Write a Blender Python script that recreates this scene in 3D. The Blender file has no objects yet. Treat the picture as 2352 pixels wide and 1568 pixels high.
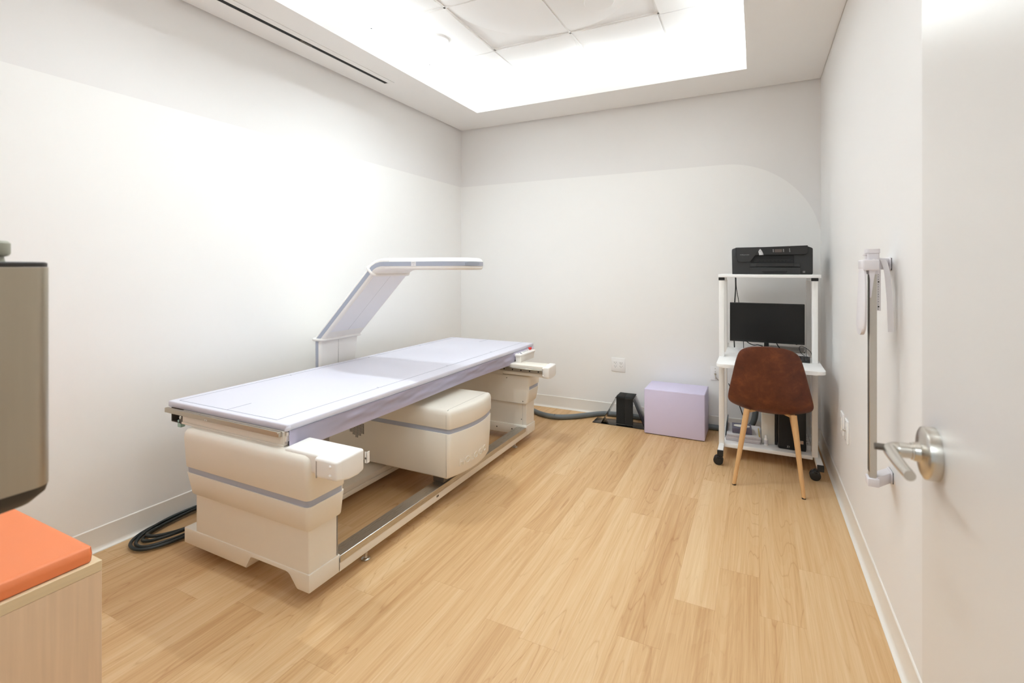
import bpy, bmesh, math, random
from mathutils import Vector, Matrix
random.seed(7)
PI = math.pi
sc = bpy.context.scene
COL = sc.collection

# ------------------------------------------------------------------ materials
def nn(nt, kind, **kw):
    n = nt.nodes.new(kind)
    for k, v in kw.items():
        setattr(n, k, v)
    return n

def M(name, col, rough=0.5, metal=0.0, vary=0.04, vscale=6.0, bump=0.0, bscale=200.0,
      spec=0.5, coat=0.0, stretch=(1, 1, 1), rvary=0.06):
    m = bpy.data.materials.new(name); m.use_nodes = True
    nt = m.node_tree; b = nt.nodes['Principled BSDF']; L = nt.links.new
    tc = nn(nt, 'ShaderNodeTexCoord'); mp = nn(nt, 'ShaderNodeMapping')
    mp.inputs['Scale'].default_value = stretch
    L(tc.outputs['Object'], mp.inputs['Vector'])
    no = nn(nt, 'ShaderNodeTexNoise'); no.inputs['Scale'].default_value = vscale
    no.inputs['Detail'].default_value = 4
    L(mp.outputs['Vector'], no.inputs['Vector'])
    mx = nn(nt, 'ShaderNodeMix', data_type='RGBA')
    c = list(col) + [1]
    mx.inputs[6].default_value = [max(0, x * (1 - vary)) for x in col] + [1]
    mx.inputs[7].default_value = [min(1, x * (1 + vary)) for x in col] + [1]
    L(no.outputs['Fac'], mx.inputs[0]); L(mx.outputs[2], b.inputs['Base Color'])
    mr = nn(nt, 'ShaderNodeMapRange')
    mr.inputs['To Min'].default_value = max(0.02, rough - rvary); mr.inputs['To Max'].default_value = min(1, rough + rvary)
    L(no.outputs['Fac'], mr.inputs['Value']); L(mr.outputs['Result'], b.inputs['Roughness'])
    b.inputs['Metallic'].default_value = metal
    b.inputs['Specular IOR Level'].default_value = spec
    b.inputs['Coat Weight'].default_value = coat
    if bump:
        n2 = nn(nt, 'ShaderNodeTexNoise'); n2.inputs['Scale'].default_value = bscale
        L(mp.outputs['Vector'], n2.inputs['Vector'])
        bp = nn(nt, 'ShaderNodeBump'); bp.inputs['Strength'].default_value = bump; bp.inputs['Distance'].default_value = 0.002
        L(n2.outputs['Fac'], bp.inputs['Height']); L(bp.outputs['Normal'], b.inputs['Normal'])
    return m

def mat_emit(name, col, s):
    m = bpy.data.materials.new(name); m.use_nodes = True
    nt = m.node_tree; b = nt.nodes['Principled BSDF']
    b.inputs['Base Color'].default_value = (.8, .8, .8, 1)
    b.inputs['Emission Color'].default_value = list(col) + [1]; b.inputs['Emission Strength'].default_value = s
    return m

WALL_LO = (.875, .862, .842); WALL_UP = (.808, .790, .777)
XL, XR, YB, HC = -2.7196, .4279, 4.2933, 2.7079
ZP = 2.1330      # top of the cream painted field
YF = .18         # inner face of the door wall

def mat_wall(name, arch=False):
    """two painted fields: cream below, pale grey above (with a round corner on the back wall)"""
    m = bpy.data.materials.new(name); m.use_nodes = True
    nt = m.node_tree; b = nt.nodes['Principled BSDF']; L = nt.links.new
    tc = nn(nt, 'ShaderNodeTexCoord'); sp = nn(nt, 'ShaderNodeSeparateXYZ')
    L(tc.outputs['Object'], sp.inputs[0])
    def math_(op, a, c=None):
        n = nn(nt, 'ShaderNodeMath', operation=op)
        for i, v in enumerate((a, c)):
            if v is None: continue
            if isinstance(v, (int, float)): n.inputs[i].default_value = v
            else: L(v, n.inputs[i])
        return n.outputs[0]
    below = math_('LESS_THAN', sp.outputs['Z'], ZP)
    fac = below
    if arch:
        R = .68; cx = XR - R + .012; cz = ZP - R
        dx = math_('MAXIMUM', math_('SUBTRACT', sp.outputs['X'], cx), 0.0)
        dz = math_('MAXIMUM', math_('SUBTRACT', sp.outputs['Z'], cz), 0.0)
        d2 = math_('ADD', math_('MULTIPLY', dx, dx), math_('MULTIPLY', dz, dz))
        fac = math_('MULTIPLY', below, math_('LESS_THAN', d2, R * R))
    mx = nn(nt, 'ShaderNodeMix', data_type='RGBA')
    mx.inputs[6].default_value = list(WALL_UP) + [1]; mx.inputs[7].default_value = list(WALL_LO) + [1]
    L(fac, mx.inputs[0]); L(mx.outputs[2], b.inputs['Base Color'])
    b.inputs['Roughness'].default_value = .55; b.inputs['Specular IOR Level'].default_value = .3
    no = nn(nt, 'ShaderNodeTexNoise'); no.inputs['Scale'].default_value = 220
    L(tc.outputs['Object'], no.inputs['Vector'])
    bp = nn(nt, 'ShaderNodeBump'); bp.inputs['Strength'].default_value = .06; bp.inputs['Distance'].default_value = .001
    L(no.outputs['Fac'], bp.inputs['Height']); L(bp.outputs['Normal'], b.inputs['Normal'])
    return m

def mat_floor():
    m = bpy.data.materials.new('wood_plank_floor'); m.use_nodes = True
    nt = m.node_tree; b = nt.nodes['Principled BSDF']; L = nt.links.new
    tc = nn(nt, 'ShaderNodeTexCoord'); sp = nn(nt, 'ShaderNodeSeparateXYZ')
    L(tc.outputs['Object'], sp.inputs[0])
    def mt(op, a, c=None, d=None):
        n = nn(nt, 'ShaderNodeMath', operation=op)
        for i, v in enumerate((a, c, d)):
            if v is None: continue
            if isinstance(v, (int, float)): n.inputs[i].default_value = v
            else: L(v, n.inputs[i])
        return n.outputs[0]
    def comb(x, y, z=0.0):
        n = nn(nt, 'ShaderNodeCombineXYZ')
        for i, v in enumerate((x, y, z)):
            if isinstance(v, (int, float)): n.inputs[i].default_value = v
            else: L(v, n.inputs[i])
        return n.outputs[0]
    def wn(v):
        n = nn(nt, 'ShaderNodeTexWhiteNoise', noise_dimensions='2D'); L(v, n.inputs['Vector']); return n.outputs['Value']
    W, LEN = .152, 1.22
    u = mt('DIVIDE', mt('ADD', sp.outputs['X'], .141), W); i = mt('FLOOR', u); fu = mt('SUBTRACT', u, i)
    off = mt('MULTIPLY', wn(comb(i, 3.7)), LEN)
    v = mt('DIVIDE', mt('ADD', sp.outputs['Y'], off), LEN); j = mt('FLOOR', v); fv = mt('SUBTRACT', v, j)
    r1 = wn(comb(i, j)); r2 = wn(comb(mt('ADD', i, 17.3), j)); r3 = wn(comb(i, mt('ADD', j, 31.1)))
    # each plank samples its own piece of grain
    gx = mt('ADD', sp.outputs['X'], mt('MULTIPLY', r2, 9.0)); gy = mt('ADD', sp.outputs['Y'], mt('MULTIPLY', r3, 11.0))
    def noise(vec, scale, detail=5, rough=.6, dist=0.0):
        n = nn(nt, 'ShaderNodeTexNoise'); n.inputs['Scale'].default_value = scale
        n.inputs['Detail'].default_value = detail; n.inputs['Roughness'].default_value = rough; n.inputs['Distortion'].default_value = dist
        L(vec, n.inputs['Vector']); return n.outputs['Fac']
    fine = noise(comb(mt('MULTIPLY', gx, 150.0), mt('MULTIPLY', gy, 3.2)), 1.0, 4, .65)
    broad = noise(comb(mt('MULTIPLY', gx, 13.0), mt('MULTIPLY', gy, .55)), 1.0, 3, .5, .2)
    mid = noise(comb(mt('MULTIPLY', gx, 55.0), mt('MULTIPLY', gy, 1.1)), 1.0, 3, .6)
    # cathedral figure: contour lines of a stretched height field
    hf = noise(comb(mt('MULTIPLY', gx, 7.5), mt('MULTIPLY', gy, .55)), 1.0, 1, .4, .1)
    wob = noise(comb(mt('MULTIPLY', gx, 30.0), mt('MULTIPLY', gy, 2.2)), 1.0, 2, .5)
    ph = mt('ADD', mt('MULTIPLY', hf, 19.0), mt('MULTIPLY', wob, 1.0))
    fr = mt('FRACT', ph)
    line = mt('POWER', mt('SUBTRACT', 1.0, mt('ABSOLUTE', mt('SUBTRACT', mt('MULTIPLY', fr, 2.0), 1.0))), 16.0)
    saw = fr
    pores = noise(comb(mt('MULTIPLY', gx, 60.0), mt('MULTIPLY', gy, 9.0)), 1.0, 2, .5)
    fleck = nn(nt, 'ShaderNodeMapRange'); fleck.inputs['From Min'].default_value = .74; fleck.inputs['From Max'].default_value = .80
    L(pores, fleck.inputs['Value'])
    ramp = nn(nt, 'ShaderNodeValToRGB')
    e = ramp.color_ramp.elements
    e[0].position = .22; e[0].color = FLOOR_D + (1,)
    e[1].position = .80; e[1].color = FLOOR_L + (1,)
    x = e.new(.5); x.color = FLOOR_M + (1,)
    t = mt('ADD', mt('ADD', mt('MULTIPLY', broad, .55), mt('MULTIPLY', mid, .50)), mt('MULTIPLY', fine, .50))
    t = mt('ADD', t, mt('MULTIPLY', mt('SUBTRACT', r1, .5), .22))
    t = mt('ADD', t, mt('MULTIPLY', mt('SUBTRACT', saw, .5), .05))
    t = mt('ADD', t, -.26)
    L(t, ramp.inputs['Fac'])
    dark = nn(nt, 'ShaderNodeMix', data_type='RGBA', blend_type='MULTIPLY')
    dark.inputs[7].default_value = (.66, .50, .36, 1)
    amt = mt('MULTIPLY', line, mt('MULTIPLY', .60, mt('ADD', .20, r3)))
    L(mt('MAXIMUM', amt, mt('MULTIPLY', fleck.outputs['Result'], .35)), dark.inputs[0]); L(ramp.outputs['Color'], dark.inputs[6])
    # hairline joints
    eu = mt('MINIMUM', fu, mt('SUBTRACT', 1.0, fu)); ev = mt('MINIMUM', fv, mt('SUBTRACT', 1.0, fv))
    gap = mt('MAXIMUM', mt('LESS_THAN', eu, .0045), mt('LESS_THAN', ev, .0009))
    jo = nn(nt, 'ShaderNodeMix', data_type='RGBA', blend_type='MULTIPLY'); jo.inputs[7].default_value = (.70, .58, .46, 1)
    L(mt('MULTIPLY', gap, .38), jo.inputs[0]); L(dark.outputs[2], jo.inputs[6])
    L(jo.outputs[2], b.inputs['Base Color'])
    rr = mt('ADD', .36, mt('MULTIPLY', fine, .14)); L(rr, b.inputs['Roughness'])
    b.inputs['Specular IOR Level'].default_value = .35
    bp = nn(nt, 'ShaderNodeBump'); bp.inputs['Strength'].default_value = .10; bp.inputs['Distance'].default_value = .001
    L(mt('SUBTRACT', fine, mt('MULTIPLY', gap, .6)), bp.inputs['Height']); L(bp.outputs['Normal'], b.inputs['Normal'])
    return m

FLOOR_L = (.70, .495, .285); FLOOR_M = (.61, .385, .19); FLOOR_D = (.47, .255, .105)

def mat_leather():
    m = bpy.data.materials.new('brown_leather'); m.use_nodes = True
    nt = m.node_tree; b = nt.nodes['Principled BSDF']; L = nt.links.new
    tc = nn(nt, 'ShaderNodeTexCoord')
    n1 = nn(nt, 'ShaderNodeTexNoise'); n1.inputs['Scale'].default_value = 11; n1.inputs['Detail'].default_value = 9; n1.inputs['Roughness'].default_value = .72; n1.inputs['Distortion'].default_value = .35
    L(tc.outputs['Object'], n1.inputs['Vector'])
    r = nn(nt, 'ShaderNodeValToRGB'); e = r.color_ramp.elements
    e[0].position = .34; e[0].color = (.075, .019, .008, 1); e[1].position = .78; e[1].color = (.24, .068, .024, 1)
    x = e.new(.52); x.color = (.112, .029, .012, 1)
    L(n1.outputs['Fac'], r.inputs['Fac']); L(r.outputs['Color'], b.inputs['Base Color'])
    b.inputs['Roughness'].default_value = .48; b.inputs['Specular IOR Level'].default_value = .4
    v = nn(nt, 'ShaderNodeTexVoronoi'); v.inputs['Scale'].default_value = 350; L(tc.outputs['Object'], v.inputs['Vector'])
    bp = nn(nt, 'ShaderNodeBump'); bp.inputs['Strength'].default_value = .12; bp.inputs['Distance'].default_value = .001
    L(v.outputs['Distance'], bp.inputs['Height']); L(bp.outputs['Normal'], b.inputs['Normal'])
    return m

def mat_clear(name, tint=(.97, .97, .96), rough=.03):
    m = bpy.data.materials.new(name); m.use_nodes = True
    nt = m.node_tree; L = nt.links.new
    nt.nodes.remove(nt.nodes['Principled BSDF']); out = nt.nodes['Material Output']
    tr = nn(nt, 'ShaderNodeBsdfTransparent'); tr.inputs['Color'].default_value = list(tint) + [1]
    gl = nn(nt, 'ShaderNodeBsdfGlossy'); gl.inputs['Roughness'].default_value = .05
    fr = nn(nt, 'ShaderNodeFresnel'); fr.inputs['IOR'].default_value = 1.49
    no = nn(nt, 'ShaderNodeTexNoise'); no.inputs['Scale'].default_value = 8
    mr = nn(nt, 'ShaderNodeMapRange'); mr.inputs['To Min'].default_value = rough * .5; mr.inputs['To Max'].default_value = rough * 1.5
    L(no.outputs['Fac'], mr.inputs['Value']); L(mr.outputs['Result'], gl.inputs['Roughness'])
    mx = nn(nt, 'ShaderNodeMixShader'); L(fr.outputs[0], mx.inputs[0]); L(tr.outputs[0], mx.inputs[1]); L(gl.outputs[0], mx.inputs[2])
    L(mx.outputs[0], out.inputs['Surface'])
    return m

def mat_scene():
    global PLASTIC, STRIPE
    D = {}
    D['plastic'] = M('cream_plastic', (.80, .745, .655), .42, vary=.012, bump=.03, bscale=500)
    D['plastic_w'] = M('white_plastic', (.83, .80, .76), .38, vary=.012, bump=.02, bscale=500)
    D['arm'] = M('pale_arm_shell', (.86, .835, .80), .40, vary=.012, bump=.02, bscale=500)
    D['arm_panel'] = M('bounce_tinted_arm_panel', (.84, .835, .86), .45, vary=.012)  # bluish grey puts light bounced off the lilac pad into the colour
    D['stripe'] = M('blue_grey_stripe', (.40, .43, .52), .45, vary=.02)
    D['seam'] = M('seam_shadow_gap', (.36, .335, .30), .7)
    D['steel'] = M('brushed_steel', (.56, .53, .48), .30, 1.0, vary=.06, vscale=30, stretch=(20, .4, 20), rvary=.10)
    D['rail_steel'] = M('dull_rail_steel', (.50, .45, .37), .38, 1.0, vary=.05, vscale=30, rvary=.08)
    D['dark_steel'] = M('dark_rail_metal', (.14, .12, .10), .45, .6, vary=.1)
    D['black'] = M('black_plastic', (.012, .012, .012), .42, vary=.2)
    D['black_matt'] = M('black_foam', (.010, .010, .009), .85, vary=.2, bump=.2, bscale=600)
    D['screen'] = M('dark_screen_glass', (.012, .011, .010), .30, vary=.1, spec=.35)
    D['charcoal'] = M('charcoal_plastic', (.022, .022, .022), .45, vary=.08, bump=.05, bscale=700)
    D['charcoal2'] = M('charcoal_gloss_plastic', (.016, .015, .014), .32, vary=.08)
    D['grey_ic'] = M('printed_grey', (.45, .45, .45), .6)
    D['silver'] = M('silver_plastic', (.62, .60, .60), .28, .5, vary=.04)
    D['lilac'] = M('lilac_vinyl', (.66, .605, .79), .48, vary=.02, bump=.04, bscale=420)
    D['sheet'] = M('pale_lilac_sheet', (.655, .64, .715), .50, vary=.012, vscale=3, bump=.03, bscale=500)
    D['skirt'] = M('lilac_sheet_side', (.76, .715, .87), .45, vary=.03, vscale=5)
    D['line'] = M('printed_line', (.25, .25, .31), .6)
    D['red'] = M('red_button', (.65, .025, .018), .35)
    D['teal'] = M('teal_tag', (.36, .56, .52), .5)
    D['white'] = M('white_laminate', (.88, .87, .86), .40, vary=.012)
    D['white_steel'] = M('white_painted_steel', (.85, .83, .80), .42, vary=.012)
    D['orange'] = M('orange_vinyl', (.83, .235, .085), .50, vary=.03, bump=.10, bscale=500)
    D['oak'] = M('pale_wood_laminate', (.74, .56, .39), .50, vary=.13, vscale=5, stretch=(14, 14, .6))
    D['oak_edge'] = M('pale_wood_edge', (.70, .565, .36), .5, vary=.12, vscale=5, stretch=(14, .6, 14))
    D['legwood'] = M('wood_print_metal', (.62, .36, .155), .45, vary=.10, vscale=6, stretch=(20, 20, 1))
    D['conduit'] = M('grey_conduit', (.135, .15, .155), .48, vary=.08)
    D['cable'] = M('black_cable', (.016, .022, .022), .42, vary=.2)
    D['nickel'] = M('satin_nickel', (.62, .585, .53), .26, 1.0, vary=.04, rvary=.05)
    D['bronze'] = M('brushed_warm_steel', (.42, .37, .29), .36, 1.0, vary=.04, vscale=40, stretch=(3, 3, .1), rvary=.05)
    D['dispenser_black'] = M('dark_base_plastic', (.030, .025, .022), .45, vary=.1)
    D['paper'] = M('white_paper', (.74, .715, .73), .8, vary=.03)
    D['folder'] = M('pale_folder', (.62, .58, .60), .7, vary=.05)
    D['dkfolder'] = M('dark_folder', (.06, .075, .085), .6)
    D['yellow'] = M('dull_yellow_pencil', (.50, .36, .08), .5)
    D['purple'] = M('grey_purple_carton', (.125, .115, .165), .5, vary=.3, vscale=25)
    D['tissue'] = M('tissue_paper', (.78, .76, .68), .8)
    D['box_w'] = M('off_white_card', (.80, .77, .70), .7, vary=.03)
    D['leather'] = mat_leather()
    D['clear'] = mat_clear('clear_acrylic', (.93, .91, .89))
    D['door'] = M('painted_door', (.70, .672, .645), .30, vary=.008, vscale=2, rvary=.03)
    D['trim'] = M('vinyl_trim', (.80, .765, .71), .40, vary=.015)
    D['ceil'] = M('ceiling_paint', (.86, .845, .825), .75, vary=.01)
    D['tile'] = M('ceiling_tile', (.88, .87, .865), .85, vary=.01)
    D['tbar'] = M('tile_grid_metal', (.80, .78, .76), .5)
    D['slot'] = M('black_slot', (.008, .008, .008), .7)
    D['lens'] = mat_emit('downlight_lens', (1, .97, .92), 6.0)
    D['stad'] = M('white_gauge_plastic', (.72, .685, .71), .35, vary=.012)
    D['alu'] = M('anodised_aluminium', (.58, .545, .49), .40, .85, vary=.03, vscale=30)
    D['sticker'] = M('cream_sticker', (.72, .62, .50), .6, vary=.15, vscale=120)
    return D
MT = mat_scene()

# ------------------------------------------------------------------ mesh helpers
def B(): return bmesh.new()

def _bev(bm, verts, r, seg):
    if r <= 0: return
    vs = set(verts)
    ed = [e for e in bm.edges if e.verts[0] in vs and e.verts[1] in vs]
    bmesh.ops.bevel(bm, geom=ed, offset=r, offset_type='OFFSET', segments=seg, profile=.5, affect='EDGES', clamp_overlap=True)

def box(bm, x0, x1, y0, y1, z0, z1, r=0, seg=2):
    vs = [bm.verts.new(p) for p in ((x0,y0,z0),(x1,y0,z0),(x1,y1,z0),(x0,y1,z0),(x0,y0,z1),(x1,y0,z1),(x1,y1,z1),(x0,y1,z1))]
    for f in ((3,2,1,0),(4,5,6,7),(0,1,5,4),(1,2,6,5),(2,3,7,6),(3,0,4,7)): bm.faces.new([vs[i] for i in f])
    _bev(bm, vs, r, seg); return bm

def loft(bm, secs, caps=True, closed=True):
    rings = [[bm.verts.new(p) for p in s] for s in secs]
    n = len(rings[0])
    for a, b in zip(rings, rings[1:]):
        for k in range(n if closed else n - 1):
            bm.faces.new((a[k], a[(k+1) % n], b[(k+1) % n], b[k]))
    if caps and closed:
        bm.faces.new(rings[0][::-1]); bm.faces.new(rings[-1])
    return rings

def prism(bm, poly, axis, a0, a1, r=0, seg=2):
    """poly: 2D points; axis 'y': (x,z), 'x': (y,z), 'z': (x,y)"""
    def p3(p, a):
        return {'y': (p[0], a, p[1]), 'x': (a, p[0], p[1]), 'z': (p[0], p[1], a)}[axis]
    rings = loft(bm, [[p3(p, a0) for p in poly], [p3(p, a1) for p in poly]])
    _bev(bm, rings[0] + rings[1], r, seg); return bm

def frame_of(d):
    d = d.normalized(); up = Vector((0, 0, 1)) if abs(d.z) < .9 else Vector((1, 0, 0))
    a = d.cross(up).normalized(); return a, d.cross(a).normalized()

def cyl(bm, p0, p1, r0, r1=None, n=20, caps=True):
    p0, p1 = Vector(p0), Vector(p1); r1 = r0 if r1 is None else r1
    a, b = frame_of(p1 - p0)
    ring = lambda c, r: [c + (a * math.cos(2*PI*k/n) + b * math.sin(2*PI*k/n)) * r for k in range(n)]
    loft(bm, [ring(p0, r0), ring(p1, r1)], caps); return bm

def lathe(bm, c, axis, prof, n=28):
    """prof: list of (distance along axis, radius)"""
    c = Vector(c); d = Vector(axis).normalized(); a, b = frame_of(d)
    loft(bm, [[c + d*t + (a*math.cos(2*PI*k/n) + b*math.sin(2*PI*k/n))*max(r, 1e-5) for k in range(n)] for t, r in prof]); return bm

def spline(pts, k=8, loop=False):
    P = [Vector(p) for p in pts]; out = []
    n = len(P)
    for i in range(n - 1):
        p0 = P[i-1] if i else P[0]*2 - P[1]; p1, p2 = P[i], P[i+1]
        p3 = P[i+2] if i + 2 < n else P[-1]*2 - P[-2]
        for s in range(k):
            t = s / k
            out.append(.5*((2*p1) + (p2-p0)*t + (2*p0-5*p1+4*p2-p3)*t*t + (3*p1-p0-3*p2+p3)*t**3))
    out.append(P[-1]); return out

def tube(bm, pts, r, n=10, rs=None):
    P = [Vector(p) for p in pts]; secs = []
    t = (P[1]-P[0]).normalized(); a, b = frame_of(t)
    for i, p in enumerate(P):
        t2 = ((P[i+1] if i+1 < len(P) else P[i]) - (P[i-1] if i else P[i])).normalized()
        q = t.rotation_difference(t2); a = q @ a; b = q @ b; t = t2
        rr = rs[i] if rs else r
        secs.append([p + (a*math.cos(2*PI*k/n) + b*math.sin(2*PI*k/n))*rr for k in range(n)])
    loft(bm, secs); return bm

def rrect(x0, x1, y0, y1, z, r, n=5):
    out = []
    for cx, cy, a0 in ((x1-r, y1-r, 0), (x0+r, y1-r, PI/2), (x0+r, y0+r, PI), (x1-r, y0+r, 3*PI/2)):
        for k in range(n+1):
            a = a0 + PI/2*k/n; out.append((cx + r*math.cos(a), cy + r*math.sin(a), z))
    return out

def text_into(bm, s, size, fn, extrude=.001, spacing=1.0):
    cu = bpy.data.curves.new('t', 'FONT'); cu.body = s; cu.size = size; cu.extrude = extrude; cu.space_character = spacing
    cu.resolution_u = 3
    o = bpy.data.objects.new('t', cu); COL.objects.link(o)
    dg = bpy.context.evaluated_depsgraph_get(); me = o.evaluated_get(dg).to_mesh()
    w = max(v.co.x for v in me.vertices)
    vs = [bm.verts.new(fn(v.co.x, v.co.y, v.co.z, w)) for v in me.vertices]
    for p in me.polygons:
        try: bm.faces.new([vs[i] for i in p.vertices])
        except ValueError: pass
    o.evaluated_get(dg).to_mesh_clear(); bpy.data.objects.remove(o); bpy.data.curves.remove(cu)
    return bm

LOC = {}
def top_of(o):
    while o.parent: o = o.parent
    return o

def thing(name, loc, label, cat, group=None, rotz=0, local=False):
    o = bpy.data.objects.new(name, None); COL.objects.link(o); o.location = loc; o.rotation_euler = (0, 0, rotz)
    o.empty_display_size = .1
    o['label'] = label; o['category'] = cat
    if group: o['group'] = group
    LOC[o.name] = Vector((0, 0, 0)) if local else Vector(loc)
    return o

def O(name, bm, mat, parent=None, loc=None, label=None, cat=None, group=None, kind=None, smooth=38, recalc=True):
    off = LOC[top_of(parent).name] if parent else Vector(loc or (0, 0, 0))
    if recalc: bmesh.ops.recalc_face_normals(bm, faces=bm.faces)
    if off.length: bmesh.ops.translate(bm, verts=bm.verts, vec=-off)
    me = bpy.data.meshes.new(name); bm.to_mesh(me); bm.free()
    me.materials.append(MT[mat] if isinstance(mat, str) else mat)
    if smooth:
        for p in me.polygons: p.use_smooth = True
        me.set_sharp_from_angle(angle=math.radians(smooth))
    o = bpy.data.objects.new(name, me); COL.objects.link(o)
    if parent: o.parent = parent
    else:
        o.location = off; LOC[o.name] = off
    for k, v in (('label', label), ('category', cat), ('group', group), ('kind', kind)):
        if v: o[k] = v
    return o

def S(name, bm, mat, parent=None, smooth=0):
    return O(name, bm, mat, parent, kind=None if parent else 'structure', smooth=smooth)

# ------------------------------------------------------------------ the room
S('floor', box(B(), XL-.15, XR+.15, -2.2, YB+.15, -.06, 0), mat_floor())
HW = 2.99
S('wall_left', box(B(), XL-.12, XL, YF-.12, YB+.12, 0, HW), mat_wall('left_wall_paint'))
S('wall_back', box(B(), XL, XR, YB, YB+.12, 0, HW), mat_wall('back_wall_paint', True))
MT['upwall'] = M('pale_grey_paint', WALL_UP, .55, vary=.006, vscale=2, bump=.05, bscale=220, spec=.3)
S('wall_right', box(B(), XR, XR+.12, YF-.12, YB+.12, 0, HW), 'upwall')
bm = B(); box(bm, XL, -.72, YF-.12, YF, 0, HW); box(bm, .315, XR, YF-.12, YF, 0, HW); box(bm, -.72, .315, YF-.12, YF, 2.13, HW)
S('wall_front', bm, 'upwall')
# lowered ceiling border with a recessed light cove; a shadow gap runs along the walls
CX0, CX1, CY0, CY1 = -2.2655, -.0615, .66, 3.842
ZT = 2.955; LIP = 2.795; RX = .17
bm = B(); g = .018
o0 = (XL+g, XR-.006, YF+g, YB-g)
box(bm, o0[0], CX0, o0[2], o0[3], HC, HC+.03); box(bm, CX1, o0[1], o0[2], o0[3], HC, HC+.03)
box(bm, CX0, CX1, o0[2], CY0, HC, HC+.03); box(bm, CX0, CX1, CY1, o0[3], HC, HC+.03)
w = .018                                                                  # lip around the opening
box(bm, CX0-w, CX0, CY0-w, CY1+w, HC+.03, LIP); box(bm, CX1, CX1+w, CY0-w, CY1+w, HC+.03, LIP)
box(bm, CX0, CX1, CY0-w, CY0, HC+.03, LIP); box(bm, CX0, CX1, CY1, CY1+w, HC+.03, LIP)
# cove back walls and the closing pieces of the shadow gap
a0, a1, b0, b1 = CX0-RX, CX1+RX, CY0-RX, CY1+RX
box(bm, a0-.02, a0, b0, b1, HC+.03, ZT+.03); box(bm, a1, a1+.02, b0, b1, HC+.03, ZT+.03)
box(bm, a0, a1, b0-.02, b0, HC+.03, ZT+.03); box(bm, a0, a1, b1, b1+.02, HC+.03, ZT+.03)
box(bm, XL, o0[0], YF, YB, HC+.022, HC+.03); box(bm, o0[0], XR, YB-g, YB, HC+.022, HC+.03)
box(bm, o0[1], XR, YF, YB-g, HC+.006, HC+.03); box(bm, o0[0], o0[1], YF, o0[2], HC+.022, HC+.03)
ceil = S('ceiling', bm, 'ceil')
# tiles of the recess: every tile carries a quarter of a shallow raised disc
GX = [-2.435] + [-2.366 + .6*k for k in range(5)] + [a1]; GX = [a0, -2.366, -1.766, -1.166, -.566, a1]
GY = [b0, .58, 1.25, 1.92, 2.59, 3.26, b1]
nodes = [(-1.166, 2.59), (-1.766, 3.26), (-.566, 3.26), (-1.766, 1.92), (-.566, 1.92), (-2.366, 2.59), (.034, 2.59),
         (-1.166, 1.25), (-2.366, 1.25), (.034, 1.25), (-1.766, .58), (-.566, .58)]
for ix in range(len(GX)-1):
    for iy in range(len(GY)-1):
        x0, x1, y0, y1 = GX[ix]+.002, GX[ix+1]-.002, GY[iy]+.002, GY[iy+1]-.002
        if x1-x0 < .05 or y1-y0 < .05: continue
        bm = B(); box(bm, x0, x1, y0, y1, ZT, ZT+.015)
        for cx, cy in nodes:
            corner = [(xx, yy) for xx in (GX[ix], GX[ix+1]) for yy in (GY[iy], GY[iy+1]) if abs(xx-cx) < .02 and abs(yy-cy) < .02]
            if not corner: continue
            sx = 1 if abs(GX[ix]-cx) < .02 else -1; sy = 1 if abs(GY[iy]-cy) < .02 else -1
            Rx, Ry = min(.59, x1-x0), min(.655, y1-y0); NR, NA = 8, 14
            prev = None; allrows = []
            for q in range(NR+1):
                t = q/NR; row = []
                for a in range(NA+1):
                    an = PI/2*a/NA
                    row.append(bm.verts.new((cx+sx*(.007+(Rx)*t*math.cos(an)), cy+sy*(.007+(Ry)*t*math.sin(an)), ZT-.002-.011*(1-t*t)-.006*(1 if t < 1 else 0))))
                if prev:
                    for a in range(NA): bm.faces.new((prev[a], prev[a+1], row[a+1], row[a]))
                prev = row; allrows.append(row)
            for side_ in (0, NA):
                rv = [r_[side_] for r_ in allrows]; up_ = [bm.verts.new((v.co.x, v.co.y, ZT+.002)) for v in rv]
                for q in range(len(rv)-1): bm.faces.new((rv[q], rv[q+1], up_[q+1], up_[q]))
            edge = [bm.verts.new((v.co.x, v.co.y, ZT+.002)) for v in prev]
            for a in range(NA): bm.faces.new((prev[a], prev[a+1], edge[a+1], edge[a]))
            break
        O('ceiling_tile', bm, 'tile', ceil, smooth=30)
bm = B()
for x in GX[1:-1]: box(bm, x-.0075, x+.0075, b0, b1, ZT-.009, ZT+.02)
for y in GY[1:-1]: box(bm, a0, a1, y-.0075, y+.0075, ZT-.009, ZT+.02)
O('tile_grid', bm, 'tbar', ceil, smooth=0)
bm = B(); box(bm, a0-.02, a1+.02, b0-.02, b1+.02, ZT+.03, ZT+.05); O('ceiling_deck', bm, 'ceil', ceil, smooth=0)

# base trim with a flared foot
def skirting(name, p0, p1, inward):
    p0, p1, n = Vector(p0), Vector(p1), Vector(inward)
    prof = [(0, 0), (.020, 0), (.0195, .003), (.012, .007), (.007, .014), (.0055, .022), (.0055, .105), (.003, .1085), (0, .1085)]
    bm = B(); loft(bm, [[(q + n*a) + Vector((0, 0, z)) for a, z in prof] for q in (p0, p1)])
    return S(name, bm, 'trim', smooth=30)
skirting('baseboard_left', (XL, YF, 0), (XL, YB, 0), (1, 0, 0))
skirting('baseboard_back', (XL, YB, 0), (XR, YB, 0), (0, -1, 0))
skirting('baseboard_right', (XR, YF, 0), (XR, YB, 0), (-1, 0, 0))

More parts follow.
